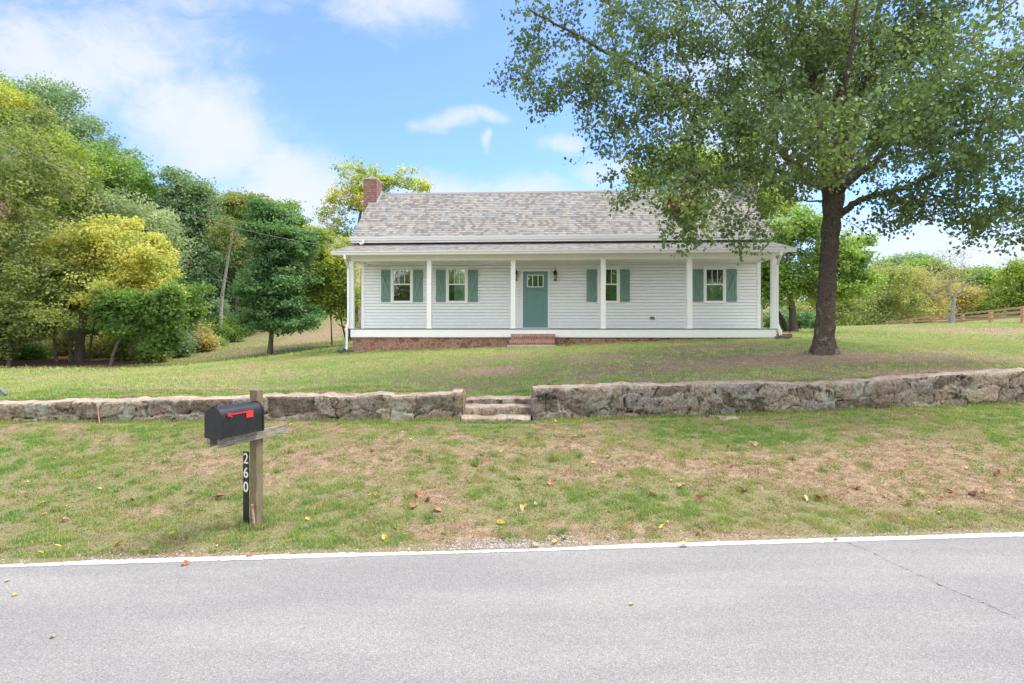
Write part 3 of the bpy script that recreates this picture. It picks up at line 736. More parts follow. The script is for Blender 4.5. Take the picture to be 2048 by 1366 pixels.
def weeds():
    n = 2600; y = np.sqrt(rng.uniform(25, 150, n)); x = rng.uniform(-1, 1, n) * (y * .93 + .3)
    e = y - edge_y(x); dw = y - wall_y(x); ok = (e > .25) & (dw < -.05) & (fbm(x * 1.1, y * 1.1, 81) > .47)
    x, y = x[ok], y[ok]; n = len(x); per = 16; ci = np.repeat(np.arange(n), per); N = n * per
    sz = rng.uniform(.03, .085, n)[ci]; a = rng.uniform(0, 6.283, N); r = np.sqrt(rng.random(N)) * sz
    px, py = x[ci] + np.cos(a) * r, y[ci] + np.sin(a) * r; pz = G(px, py) + rng.uniform(.005, .045, N)
    tint = np.clip(.45 + rng.uniform(-.3, .3, n)[ci] + rng.uniform(-.2, .2, N), 0, 1)
    root = leaf_cloud('turf_weeds', np.stack([px, py, pz], 1), .024, LM['green'], None, tint, 'quad', 0.0, .8)
    tag(root, 'low broad leafed weeds and clover growing through the bank grass', 'weeds', kind='stuff')
weeds()

# ------------------------------------------------------------------ dry stone walls
def stone_attr_mat():
    m, g = new_mat('old_mortared_stone'); tc = g('ShaderNodeTexCoord').outputs['Object']
    n1 = g.noise(tc, 4, 7, .65); n2 = g.noise(tc, 26, 6, .7); n3 = g.noise(tc, 2.2, 5, .6, 1.0)
    c = g.ramp(attr(g, 'cell'), [(0, (.13, .105, .085)), (.3, (.21, .175, .145)), (.55, (.27, .215, .16)), (.8, (.22, .20, .185)), (1, (.33, .27, .20))])
    c = g.mix(g.smooth(n2, .3, .72), g.mix(1, c, (.45, .42, .40), 'MULTIPLY'), g.mix(1, c, (1.5, 1.47, 1.42), 'MULTIPLY'))
    mort = g.mix(n2, (.20, .165, .13), (.40, .34, .28))
    c = g.mix(g.math('MULTIPLY', g.smooth(attr(g, 'mort'), .0, .5), g.smooth(n3, .42, .52)), c, mort)
    c = g.mix(g.math('MULTIPLY', g.smooth(attr(g, 'mort'), .25, .8), g.smooth(n3, .56, .44)), c, (.03, .024, .02))
    # lichen and moss
    L = g.math('MULTIPLY', g.smooth(g.noise(tc, 3.1, 7, .7, .5), .50, .58), g.smooth(g.noise(tc, .8, 2), .42, .56))
    c = g.mix(g.math('MULTIPLY', L, .75), c, g.mix(n2, (.19, .20, .155), (.42, .43, .37)))
    mo = g.math('MULTIPLY', g.smooth(g.noise(g('ShaderNodeMapping', {0: tc, 'Location': (7, 3, 1)}).outputs[0], 5.2, 7, .75, .8), .54, .61), g.smooth(g.noise(tc, 1.3, 2), .38, .50))
    c = g.mix(mo, c, g.mix(n2, (.022, .024, .014), (.07, .075, .03)))
    st = g.smooth(n1, .58, .7); c = g.mix(g.math('MULTIPLY', st, .5), c, (.07, .055, .045))
    # weathered tan cap
    top = g.math('ADD', attr(g, 'top'), g.math('MULTIPLY', g.math('SUBTRACT', n2, .5), .5))
    cap = g.ramp(g.math('ADD', g.math('MULTIPLY', n2, .5), g.math('MULTIPLY', n1, .5)), [(.36, (.13, .09, .065)), (.45, (.30, .22, .165)), (.55, (.42, .33, .26)), (.66, (.54, .46, .39))])
    c = g.mix(g.smooth(top, .45, .7), c, cap)
    finish(g, c, .95, g.math('ADD', n2, n1), .7, .02, spec=.15); return m
M['wall'] = stone_attr_mat()
def sites_for(x0, x1, zc, rows, seed):
    r = np.random.default_rng(seed); S = []
    for k in range(rows):
        x = x0 - r.uniform(0, .4)
        while x < x1:
            w = r.uniform(.28, .85); S.append((x + w / 2, (k + .5) / rows + r.uniform(-.13, .13), r.random(), w)); x += w
    return np.array(S)
def stone_wall(name, x0, x1, label, rows, seed):
    S = sites_for(x0, x1, 0, rows, seed); TH_ = .44
    def disp(u, x, y, v, hh):
        """u: horizontal coordinate on the face, v 0..1 height; returns depth, cell, mortar"""
        wu = u + (fbm(u * 3, v * 2, seed + 3) - .5) * .22; wv = v + (fbm(u * 2.3, v * 2, seed + 5) - .5) * .45
        d = np.maximum(np.abs(wu[:, None] - S[:, 0]) / (S[:, 3] * .5), np.abs(wv[:, None] - S[:, 1]) * rows * 2)
        o = np.argpartition(d, 1, axis=1)[:, :2]; dd = np.take_along_axis(d, o, 1); dd.sort(axis=1)
        c = S[np.argmin(d, 1), 2]; gapd = (dd[:, 1] - dd[:, 0])
        mort = 1 - np.clip(gapd / (.10 + .12 * fbm(u * 2, v * 2, seed + 20)), 0, 1)
        dep = np.clip(gapd / .22, 0, 1) ** .7 * .055 + (c - .5) * .05 - .015 + (fbm(u * 6, v * 4, seed + 9) - .5) * .06 + (fbm(u * 20, v * 9, seed + 11) - .5) * .02
        return dep, c, mort
    V = []; Fc = []; cell = []; mortA = []; topA = []
    def grid(Pn, nr, nc, c, m, t):
        b = sum(len(q) for q in V); V.append(Pn); cell.append(c); mortA.append(m); topA.append(t)
        i = b + np.arange(nr - 1)[:, None] * nc + np.arange(nc - 1)[None]
        Fc.append(np.stack([i, i + 1, i + nc + 1, i + nc], -1).reshape(-1, 4))
    xs = np.arange(x0, x1 + .001, .022); nc = len(xs)
    zt = np.interp(xs, *WT) + (fbm(xs * 1.5, xs * 0, seed + 1, 4) - .5) * .065 + (vnoise(np.floor(xs * 1.9), xs * 0, seed + 31) - .5) * .03 + (fbm(xs * 7, xs * 0, seed + 2, 3) - .5) * .02
    zb = np.interp(xs, *WB) - .18
    nr = 26; vv = np.linspace(0, 1, nr)
    X, Vv = np.meshgrid(xs, vv); ZT = zt[None] * np.ones((nr, 1)); ZB = zb[None] * np.ones((nr, 1))
    dep, c, mo = disp(X.ravel(), None, None, Vv.ravel(), None); dep = dep.reshape(nr, nc)
    edge = np.clip((1 - Vv) / .06, 0, 1) ** .5
    Y = wall_y(X) + .045 - dep - .015 * edge + (1 - edge) * .02
    Z = ZB + (ZT - ZB) * Vv
    grid(np.stack([X, Y, Z], -1).reshape(-1, 3), nr, nc, c, mo, (np.clip((Vv - .93) / .07, 0, 1) * .55).ravel())
    # top, starts on the front's last row
    nt = 12; tt = np.linspace(0, 1, nt); X2, T2 = np.meshgrid(xs, tt)
    yf = Y[-1][None]; Y2 = yf + (wall_y(X2) + TH_ - yf) * T2
    Z2 = ZT[:1] + (fbm(X2 * 5, Y2 * 5, seed + 7) - .5) * .05 * np.clip(T2 * 6, 0, 1) + .012 * np.clip(T2 * 6, 0, 1)
    grid(np.stack([X2, Y2, Z2], -1).reshape(-1, 3), nt, nc, np.ones(X2.size) * .5, np.zeros(X2.size), np.ones(X2.size) * 1.0)
    # ends + back skirt
    for xe, s in ((x0, -1), (x1, 1)):
        if abs(xe) > 5: continue
        col = 0 if xe == x0 else nc - 1
        nr3 = nr; nd = 16; U, W = np.meshgrid(np.linspace(0, 1, nd), vv)
        yfr = Y[:, col][:, None]; Y3 = yfr + (wall_y(xe) + TH_ - yfr) * U
        ztop = Z2[:, col]; zt3 = np.interp(U.ravel(), tt, ztop).reshape(U.shape)
        Z3 = zb[col] + (zt3 - zb[col]) * W
        dd, c3, m3 = disp((xe + U.ravel() * .44), None, None, W.ravel(), None)
        fade = np.clip(np.minimum.reduce([U, 1 - U, 1 - W]) * 6, 0, 1)
        X3 = xe + s * dd.reshape(U.shape) * fade * .6
        grid(np.stack([X3, Y3, Z3], -1).reshape(-1, 3), nr3, nd, c3, m3, np.clip((W - .94) / .06, 0, 1).ravel() * .55)
    me = np_mesh(name, np.concatenate(V), np.concatenate(Fc), {'cell': ('POINT', np.concatenate(cell)), 'mort': ('POINT', np.concatenate(mortA)), 'top': ('POINT', np.concatenate(topA))})
    o = link_mesh(name, me, M['wall'], smooth=True); return tag(o, label, 'stone wall')
w_left = stone_wall('stone_wall', -17, -.86, 'low old stone retaining wall running left of the stone steps', 2, 3)
w_right = stone_wall('stone_wall', .37, 19, 'taller old stone retaining wall with lichen and dark moss right of the steps', 3, 8)

def text_mesh(body, size, mat, parent, name, M4=None, ext=.002, bold=0.0):
    cu = bpy.data.curves.new(name, 'FONT'); cu.body = body; cu.size = size; cu.align_x = 'CENTER'; cu.align_y = 'CENTER'; cu.extrude = ext; cu.offset = bold; cu.resolution_u = 4
    t = bpy.data.objects.new('tmp', cu); COL.objects.link(t); dg = bpy.context.evaluated_depsgraph_get()
    me = bpy.data.meshes.new_from_object(t.evaluated_get(dg)); bpy.data.objects.remove(t); me.name = name
    me.materials.clear(); o = link_mesh(name, me, mat, parent); return o
from mathutils import Matrix, Vector
def place(o, loc, xa, ya):
    """orient text: local x -> xa, local y -> ya"""
    xa = Vector(xa).normalized(); za = xa.cross(Vector(ya)).normalized(); ya = za.cross(xa)
    m = Matrix((xa, ya, za)).transposed().to_4x4(); m.translation = Vector(loc); o.matrix_local = m
# house number painted on the right-hand wall
ang = math.atan(SL)
for ch, px in (('2', 1078), ('6', 1087.5), ('0', 1097.5)):
    t = text_mesh(ch, .125, M['numdark'], w_right, 'digit', ext=.035, bold=.004)
    x = (px - 1024) / F * 9.97
    place(t, (x, wall_y(x) - .062, CZ - (796 - HY) / F * 9.97), (math.cos(ang), math.sin(ang), 0), (0, 0, 1))

def rough_slab(mb_name, x0, x1, y0, y1, z0, z1, mat, parent, seed, amp=.03, off=(0, 0, 0), top=.25):
    """a worn stone slab; corners follow the wall direction"""
    nx, ny, nz = int(max(6, (x1 - x0) / .035)), 10, 6; V = []; Fc = []
    P3 = []
    def face(o, a, b, na, nb):
        i0 = len(V)
        for i in range(nb + 1):
            for j in range(na + 1):
                V.append(np.array(o) + np.array(a) * j / na + np.array(b) * i / nb)
        for i in range(nb):
            for j in range(na):
                q = i0 + i * (na + 1) + j; Fc.append((q, q + 1, q + na + 2, q + na + 1))
    dx, dy, dz = x1 - x0, y1 - y0, z1 - z0
    face((x0, y0, z0), (dx, 0, 0), (0, 0, dz), nx, nz); face((x0, y0, z1), (dx, 0, 0), (0, dy, 0), nx, ny)
    face((x1, y0, z0), (0, dy, 0), (0, 0, dz), ny, nz); face((x0, y1, z0), (0, -dy, 0), (0, 0, dz), ny, nz); face((x1, y1, z0), (-dx, 0, 0), (0, 0, dz), nx, nz)
    V = np.array(V); c = V.copy()
    q1 = fbm(V[:, 0] * 3.2 + V[:, 2] * 2, V[:, 1] * 3 + V[:, 2], seed) - .5; q2 = fbm(V[:, 0] * 9, V[:, 1] * 9 + V[:, 2] * 5, seed + 2) - .5
    q3 = fbm(V[:, 0] * 2.2, V[:, 1] * 2, seed + 5) - .5
    # round the top front edge
    tz = np.clip((V[:, 2] - (z1 - .05)) / .05, 0, 1); ty = np.clip(((y0 + .05) - V[:, 1]) / .05, 0, 1)
    c[:, 1] += (q1 * amp * 2 + q2 * amp) + tz * .02 * (ty > 0) + SL * V[:, 0]
    c[:, 2] += (q3 * amp * 1.6 + q2 * amp * .5) * (V[:, 2] > z0 + .02) - tz * ty * .02
    c[:, 0] += q1 * amp
    me = np_mesh('s', c - np.array(off), np.array(Fc), {'cell': ('POINT', np.clip(.5 + q1 * 3, 0, 1)), 'mort': ('POINT', np.zeros(len(V))), 'top': ('POINT', top + tz * .4)})
    return link_mesh(mb_name, me, mat, parent, smooth=True)
st = empty('stone_steps', (-.25, 9.9, .38)); tag(st, 'three worn stone steps set in the gap between the two stone walls', 'steps')
so = (-.25, 9.9, .38)
rough_slab('step', -.87, .33, 9.80, 10.22, .33, .49, M['wall'], st, 41, .06, so, .3)
rough_slab('step', -.84, .36, 10.10, 10.55, .40, .655, M['wall'], st, 42, .045, so, .3)
rough_slab('step', -.86, .37, 10.42, 10.72, .50, .765, M['wall'], st, 43, .035, so, .3)
fx, fy, fz = gp(1457, 838)
fs = rough_slab('flat_stone', fx - .17, fx + .17, fy - .10 - SL * fx, fy + .10 - SL * fx, fz - .03, fz + .028, M['wall'], None, 47, .02, (fx, fy, fz), .6)
fs.location = (fx, fy, fz); tag(fs, 'flat pale stone lying in the grass at the foot of the right wall', 'stone')
# dead vine on the left wall
m = MB(); x = (193 - 1024) / F * 9.35; y = wall_y(x)
m.tube([(0, -.05, .33), (-.012, -.075, .22), (.004, -.08, .10), (.03, -.10, .0), (.05, -.12, -.03)], [.008, .011, .010, .009, .006], 6)
o = m.build('dead_vine', paint('vine', (.36, .22, .15), .8), None, True); o.location = (x, y, .50); tag(o, 'dry brown vine stem hanging down the face of the left wall', 'vine')

# ------------------------------------------------------------------ mailbox
def mailbox():
    ax = np.array([.366, .931, 0]); rt = np.array([.931, -.366, 0])       # long axis, right side
    rz = -math.atan2(.366, .931)
    pc = np.array([-2.605, 5.80]); gz = G1(*pc)
    root = empty('mailbox', (pc[0], pc[1], gz), rz); tag(root, 'black arched mailbox with raised red flag on a weathered wooden post by the road', 'mailbox')
    def L(p):   # world -> local
        d = np.array(p) - np.array([pc[0], pc[1], gz]); return (d @ rt, d @ ax, d[2])
    top = 1.415 - gz
    m = MB(); m.box(-.0445, .0445, -.0445, .0445, -.2, top); m.build('post', M['post'], root, bevel=.004)
    z0 = 1.012 - gz; yf = L((-2.758, 5.257, 0))[1]; xf = L((-2.758, 5.257, 0))[0]; ln = .50; hw = .103; h = .285
    # arms: two boards under the box
    m = MB(); m.box(.0455, .0835, yf + .05, .34, z0 - .085, z0 + .002); m.build('arm_board', M['arm'], root, bevel=.003)
    m = MB(); m.box(-.085, -.0475, yf + .05, .10, z0 - .085, z0 + .002); m.build('arm_board', M['arm'], root, bevel=.003)
    m = MB(); m.box(xf - hw + .012, xf + hw - .012, yf + .02, yf + ln - .01, z0 + .004, z0 + .014); m.build('base_plate', M['arm'], root)
    def arch(r, zb, zt, n=14):
        zc = zt - r; pts = [(-r, zb)] + [(-r * math.cos(math.pi * k / n), zc + r * math.sin(math.pi * k / n)) for k in range(n + 1)] + [(r, zb)]
        return pts
    def shell(name, r, zb, zt, ya, yb, mat=M['black'], parent=root, bev=.003, smooth=True):
        a = arch(r, zb, zt); n = len(a)
        vs = [(xf + p[0], ya, p[1]) for p in a] + [(xf + p[0], yb, p[1]) for p in a]
        m = MB(); m.add(vs, [(i, (i + 1) % n, n + (i + 1) % n, n + i) for i in range(n)]); m.add(vs[:n], [tuple(range(n))]); m.add(vs[n:], [tuple(range(n - 1, -1, -1))])
        return m.build(name, mat, parent, smooth=False, bevel=0)
    zb = z0 + .014
    shell('body', hw, zb, zb + h, yf + .012, yf + ln - .012)
    shell('rim', hw + .006, zb - .004, zb + h + .006, yf + ln - .02, yf + ln)
    d = shell('door', hw + .005, zb - .004, zb + h + .004, yf - .006, yf + .016)
    m = MB(); m.box(xf - hw, xf + hw, yf - .0075, yf - .005, zb + .075, zb + .078); m.build('door_crease', M['dark'], d)
    m = MB(); m.box(xf - .012, xf + .012, yf - .012, yf + .03, zb + h - .004, zb + h + .014); m.build('door_latch', M['black'], d, bevel=.002)
    # red flag on the right side
    fx = xf + hw + .004
    m = MB(); y0 = yf + .06; zz = zb + .205
    m.box(fx, fx + .004, y0, y0 + .30, zz + .0, zz + .016); m.box(fx, fx + .004, y0 + .215, y0 + .30, zz - .052, zz + .001)
    m.box(fx - .001, fx + .016, y0 - .006, y0 + .024, zz - .008, zz + .022)
    m.tube([(fx, y0 + .03, zz - .010), (fx + .02, y0 + .03, zz - .010)], .008, 8); m.build('flag', M['red'], root, bevel=.001)
    for k in range(7):
        m = MB(); yy = yf + .05 + k * .068; m.tube([(fx - .004, yy, zb + .012), (fx + .001, yy, zb + .012)], .0035, 6)
        m.build('rivet', M['metal'], root)
    # number plate and its digits
    m = MB(); px0 = -.0445 - .058; ptop = .79 - gz
    m.box(px0 - .022, px0 + .055, -.053, -.046, -.1, ptop)
    pl = m.build('number_plate', M['black'], root)
    for i, ch in enumerate('260'):
        t = text_mesh(ch, .150, M['num'], pl, 'digit', ext=.001, bold=.0015)
        place(t, (px0 + .0175, -.0545, ptop - .075 - i * .145), (1, 0, 0), (0, 0, 1)); t.scale = (.92, 1, 1)
    mm = MB(); mm.tube([(0, 0, -.1), (.004, 0, .10), (-.004, 0, .235)], .011, 8); mm.tube([(-.004, 0, .235), (-.004, 0, .25)], .016, 8); mm.tube([(.0, 0, .12), (.0, 0, .13)], .014, 8)
    o = mm.build('rusty_pipe', M['rust'], None, smooth=False)
    q = np.array([pc[0], pc[1]]) + (rt * .055 + ax * -.085)[:2]; o.location = (q[0], q[1], G1(*q)); o.rotation_euler = (0, R(-3), 0)
    tag(o, 'short rusty pipe stake at the foot of the mailbox post', 'pipe')
mailbox()

# ------------------------------------------------------------------ house
HB = 1.30
house = empty('farmhouse', (HP0[0], HP0[1], HB), -TH)
tag(house, 'white single storey farmhouse with full width front porch, green shutters and shingled roof', 'house')
def hs(px, d):
    """local s (along the front) of pixel px on the plane d metres in front of the wall"""
    ox = HP0[0] - d * HV[0]; oy = HP0[1] - d * HV[1]; k = (px - 1024) / F
    return (k * oy - ox) / (HU[0] - k * HU[1])
def hz(py, px, d):
    s_ = hs(px, d); Y = HP0[1] - d * HV[1] + s_ * HU[1]; return CZ - (py - HY) / F * Y
class HM(MB):
    def build(s, name, mat, parent=None, **k):
        s.off = (0, 0, HB) if parent is None or True else s.off
        return MB.build(s, name, mat, parent or house, **k)
WL, WR = -6.465, 8.076; DK = hz(657.2, 1024, 1.6); CEIL = 4.40; EAVE = 5.22; DEP = 4.9; RIDGE_Y = DEP / 2
EO = .38; ridge_z = 7.62; slope = (ridge_z - 5.36) / (RIDGE_Y + EO)
def roof_z(y): return 5.36 + slope * (y + EO) if y <= RIDGE_Y else ridge_z - slope * (y - RIDGE_Y)
def laps(mb, x0f, x1f, z0, z1, plane, step=.116, out=.014):
    """lap siding; plane maps (x, o, z)->xyz, o = outward offset"""
    z = z0
    while z < z1 - 1e-4:
        zt = min(z + step, z1); a0, a1 = x0f(z), x1f(z); b0, b1 = x0f(zt), x1f(zt)
        zl = z + .0155
        mb.quad(plane(a0, out, zl), plane(a1, out, zl), plane(b1, .008, zt), plane(b0, .008, zt))
        mb.quad(plane(a0, -.05, zl), plane(a1, -.05, zl), plane(a1, out, zl), plane(a0, out, zl))
        mb.quad(plane(a0, -.05, z), plane(a1, -.05, z), plane(a1, .008, z), plane(a0, .008, z))
        mb.quad(plane(a0, -.05, z), plane(a1, -.05, z), plane(a1, -.05, zl), plane(a0, -.05, zl)); z = zt
m = HM(); laps(m, lambda z: WL + .1, lambda z: WR - .1, DK, EAVE + .1, lambda x, o, z: (x, -o, z))
m.quad((WL, .06, HB), (WR, .06, HB), (WR, .06, EAVE), (WL, .06, EAVE))
m.build('front_wall', M['white'])
for xx, sgn in ((WL, -1), (WR, 1)):
    m = HM()
    def f0(z): return 0.0 + max(0, (z - EAVE) / slope)
    def f1(z): return DEP - max(0, (z - EAVE) / slope)
    pl = (lambda x, o, z, xx=xx: (xx - o, x, z)) if sgn < 0 else (lambda x, o, z, xx=xx: (xx + o, x, z))
    laps(m, f0, f1, DK - .25, EAVE + slope * RIDGE_Y - .05, pl)
    xi = xx - sgn * .06
    m.add([(xi, 0, HB), (xi, DEP, HB), (xi, DEP, EAVE), (xi, RIDGE_Y, EAVE + slope * RIDGE_Y), (xi, 0, EAVE)], [(0, 1, 2, 3, 4)])
    m.build('side_wall', M['white'])
m = HM(); laps(m, lambda z: -WR, lambda z: -WL, DK - .25, EAVE + .1, lambda x, o, z: (-x, DEP + o, z)); m.quad((WL, DEP - .06, HB), (WR, DEP - .06, HB), (WR, DEP - .06, EAVE), (WL, DEP - .06, EAVE)); m.build('back_wall', M['white'])
for a in (WL, WR - .105):
    m = HM(); m.box(a - (.018 if a == WL else 0), a + .105 + (.018 if a != WL else 0), -.024, .08, DK, EAVE); m.build('corner_board', M['trim'], bevel=.003)
# stone foundation, porch deck and skirt board
PD = 1.60; PLs, PRs = hs(701.5, PD), hs(1552, PD)
m = HM(); m.box(PLs + .05, PRs - .05, -PD + .06, .0, HB - .9, DK - .1); m.box(WL + .02, WR - .02, .01, DEP - .02, HB - 1.2, DK - .1); m.build('foundation', M['found'])
m = HM(); y = -PD - .03
for i in range(17): m.box(PLs - .03, PRs + .03, y, y + .092, DK - .03, DK - .002 * (i % 2)); y += .098
m.build('porch_deck', M['deck'])
zs0 = hz(675, 1024, PD)
m = HM(); m.box(PLs, PRs, -PD, -PD + .03, zs0, DK - .032); m.box(PLs, PLs + .03, -PD + .032, 0, zs0, DK - .032); m.box(PRs - .03, PRs, -PD + .032, 0, zs0, DK - .032)
m.box(PLs - .006, PRs + .006, -PD - .012, -PD - .002, zs0 + .015, DK - .034)
m.build('skirt_board', M['trim'], bevel=.003)
# posts
BZ0 = hz(519.8, 1024, PD)
for px in (703.5, 858.8, 1026.4, 1206.3, 1378.8, 1547.6):
    s0 = hs(px, PD - .1); w = .080
    m = HM(); y = -PD + .12
    m.box(s0 - w, s0 + w, y - w, y + w, DK, BZ0 + .004)
    m.box(s0 - w - .018, s0 + w + .018, y - w - .018, y + w + .018, DK + .001, DK + .035); m.box(s0 - w - .01, s0 + w + .01, y - w - .01, y + w + .01, DK + .036, DK + .055)
    m.build('porch_post', M['trim'], bevel=.004)
# beam, ceiling, porch roof
GD = 2.16; GL, GR = hs(661, GD), hs(1594, GD); gz1 = hz(502.5, 700, GD); pz_top = 5.155
BT = BZ0 + .20
m = HM(); m.box(PLs - .0, PRs + .0, -PD + .02, -PD + .22, BZ0, BT); m.box(PLs, PLs + .18, -PD + .222, -.03, BZ0 + .004, BT); m.box(PRs - .18, PRs, -PD + .222, -.03, BZ0 + .004, BT)
m.build('porch_beam', M['trim'], bevel=.003)
m = HM(); x = PLs + .18
while x < PRs - .19:
    x2 = min(x + .30, PRs - .18); m.box(x, x2 - .006, -PD + .222, -.016, CEIL, CEIL + .02); x = x2
m.box(PLs + .18, PRs - .18, -PD + .222, -.016, CEIL + .021, CEIL + .03)
m.build('porch_ceiling', M['white'])
def shingle_plane(name, x0, x1, y0, z0, y1, z1, thick=.03, trim_x=None):
    """stepped shingle courses from the eave (y0,z0) up to (y1,z1)"""
    L = math.hypot(y1 - y0, z1 - z0); n = int(round(L / .145)); v = []; f = []; uv = []
    dy, dz = (y1 - y0) / L, (z1 - z0) / L; ny, nz = -dz, dy
    if nz < 0: ny, nz = -ny, -nz
    lip = .010 if thick == .03 else .004
    for i in range(n):
        t0, t1 = L * i / n, L * (i + 1) / n
        a = (y0 + dy * t0 + ny * lip, z0 + dz * t0 + nz * lip); b = (y0 + dy * t1, z0 + dz * t1); c = (y0 + dy * t0, z0 + dz * t0)
        k = len(v)
        v += [(x0, a[0], a[1]), (x1, a[0], a[1]), (x1, b[0], b[1]), (x0, b[0], b[1]), (x0, c[0], c[1]), (x1, c[0], c[1])]
        uv += [(x0, (i + .02) * .145), (x1, (i + .02) * .145), (x1, (i + .98) * .145), (x0, (i + .98) * .145), (x0, (i + .01) * .145), (x1, (i + .01) * .145)]
        f += [(k, k + 1, k + 2, k + 3), (k + 4, k + 5, k + 1, k)]
    k = len(v)   # underside and side edges
    q = [(y0, z0), (y1, z1), (y1 - ny * thick, z1 - nz * thick), (y0 - ny * thick, z0 - nz * thick)]
    for xx in (x0, x1):
        v += [(xx, a, b) for a, b in q]; uv += [(0, 0)] * 4
    f += [(k, k + 1, k + 2, k + 3), (k + 7, k + 6, k + 5, k + 4), (k + 3, k + 2, k + 6, k + 7), (k, k + 3, k + 7, k + 4)]
    me = bpy.data.meshes.new(name); me.from_pydata([(a, b, c - HB) for a, b, c in v], [], f); me.update()
    at = me.attributes.new('shv', 'FLOAT_VECTOR', 'POINT'); at.data.foreach_set('vector', np.array([(a, b, 0) for a, b in uv], np.float32).ravel())
    return link_mesh(name, me, M['shingle'], house)
shingle_plane('porch_roof', GL + .02, GR - .02, -GD + .06, gz1 + .01, -.01, pz_top, .028)
# porch soffit + fascia
m = HM(); m.box(GL + .05, GR - .05, -GD + .12, -PD + .018, BT - .012, BT + .004); m.box(GL + .05, PLs - .002, -PD + .02, -.02, BT - .010, BT + .004); m.box(PRs + .002, GR - .05, -PD + .02, -.02, BT - .010, BT + .004)
m.build('porch_soffit', M['trim'])
m = HM()
for xe in (GL + .02, GR - .045):   # rake trim closing the porch roof ends
    m.add([(xe, -GD + .12, BT), (xe, -.02, BT), (xe, -.02, pz_top - .035), (xe, -GD + .12, gz1 - .025), (xe + .025, -GD + .12, BT), (xe + .025, -.02, BT), (xe + .025, -.02, pz_top - .035), (xe + .025, -GD + .12, gz1 - .025)],
          [(0, 3, 2, 1), (4, 5, 6, 7), (0, 1, 5, 4), (1, 2, 6, 5), (2, 3, 7, 6), (3, 0, 4, 7)])
m.box(GL + .048, GR - .048, -GD + .10, -GD + .12, BT - .012, gz1 - .012)
m.build('porch_fascia', M['trim'])
def gutter(x0, x1, yb, zt, name='gutter', h=.125, w=.12):
    pr = [(yb, zt), (yb, zt - h), (yb - w * .55, zt - h), (yb - w * .72, zt - h * .55), (yb - w * .98, zt - h * .28), (yb - w, zt - .004), (yb - w - .008, zt), (yb - w + .006, zt + .002), (yb - w + .012, zt - .03), (yb - .012, zt - .03)]
    m = HM(); m.extrude(pr, x0, x1); return m.build(name, M['gutter'])
g1 = gutter(GL, GR, -GD + .098, gz1 + .005)
# main roof
ML, MR = WL - .30, WR + .30; mz = roof_z(-EO)
shingle_plane('main_roof', ML, MR, -EO, mz, RIDGE_Y, ridge_z); shingle_plane('main_roof', ML, MR, DEP + EO, mz, RIDGE_Y, ridge_z)
m = HM()
x = ML
while x < MR:
    x2 = min(x + .3, MR)
    for sg in (-1, 1):
        m.add([(x, RIDGE_Y, ridge_z + .022), (x2, RIDGE_Y, ridge_z + .014), (x2, RIDGE_Y + sg * .13, ridge_z + .012 - .13 * slope), (x, RIDGE_Y + sg * .13, ridge_z + .020 - .13 * slope)], [(0, 1, 2, 3) if sg < 0 else (3, 2, 1, 0)])
    x = x2
m.build('ridge_cap', M['shingle'])
gz2 = hz(467.5, 720, .48)
gutter(ML - .02, MR + .02, -EO + .02, mz + .005, h=.135)
m = HM(); zf = mz - .20
m.box(ML + .03, MR - .03, -EO + .022, -EO + .045, zf, mz - .02); m.box(ML + .03, MR - .03, -EO + .046, -.015, zf + .004, zf + .02)
m.box(ML + .03, MR - .03, DEP + EO - .03, DEP + EO, zf, mz - .02)
m.build('eave_trim', M['trim'])
for xe in (ML + .004, MR - .029):
    m = HM()
    for ya, yb in ((-EO, RIDGE_Y), (DEP + EO, RIDGE_Y)):
        m.add([(xe, ya, mz - .035), (xe, yb, ridge_z - .035), (xe, yb, ridge_z - .20), (xe, ya, mz - .19), (xe + .025, ya, mz - .035), (xe + .025, yb, ridge_z - .035), (xe + .025, yb, ridge_z - .20), (xe + .025, ya, mz - .19)],
              [(0, 1, 2, 3), (7, 6, 5, 4), (0, 4, 5, 1), (1, 5, 6, 2), (2, 6, 7, 3), (3, 7, 4, 0)])
    m.build('rake_board', M['trim'])
# wall flashing between the roofs
m = HM(); m.box(WL - .1, WR + .1, -.05, -.016, pz_top - .03, pz_top + .012); m.build('flashing', paint('flash', (.12, .115, .11), .6))
# chimneys
def chimney(sc, sgn, label, lower):
    y0, y1 = RIDGE_Y - .78, RIDGE_Y + .02 if sgn < 0 else RIDGE_Y + .1
    x0, x1 = sc - .27, sc + .27
    m = HM(); m.box(x0, x1, y0, y1, 4.2, ridge_z + .42)
    c = m.build('chimney', M['brick'] if sgn < 0 else M['chimstone']); c['label'] = label
    m = HM(); m.box(x0 - .012, x1 + .012, y0 - .012, y1 + .012, ridge_z + .421, ridge_z + .47); m.build('chimney_cap', M['concrete'], c, bevel=.004)
    yy = y0 - .004; zz = roof_z(yy)
    m = HM(); m.box(x0 if sgn > 0 else max(x0, ML), x1 + .02 if sgn < 0 else min(x1, MR), y0 - .012, y0 - .003, zz - .05, zz + .09)
    xs = x1 + .003 if sgn < 0 else x0 - .012
    n = 6
    for i in range(n):
        ya = y0 + (y1 - y0) * i / n; yb = y0 + (y1 - y0) * (i + 1) / n
        if ya < RIDGE_Y: m.box(xs, xs + .009, ya, yb + .02, roof_z(ya) - .05, roof_z(min(yb, RIDGE_Y)) + .10)
    m.build('chimney_flashing', paint('lead', (.42, .43, .44), .4), c)
    ox = -.47 if sgn < 0 else .47
    a, b = sorted((sc - sgn * .30, sc + sgn * .30))
    m = HM(); m.box(a, b, y0 - .25, y1 + .25, 2.85, 4.4); m.build('chimney_shaft', M['brick'] if sgn < 0 else M['chimstone'], c)
    a, b = sorted((sc - sgn * .30, sc + sgn * .38)); m = HM(); m.box(a, b, y0 - .3, y1 + .3, HB - 1.2, 2.85); m.build('chimney_base', M['chimstone'], c)
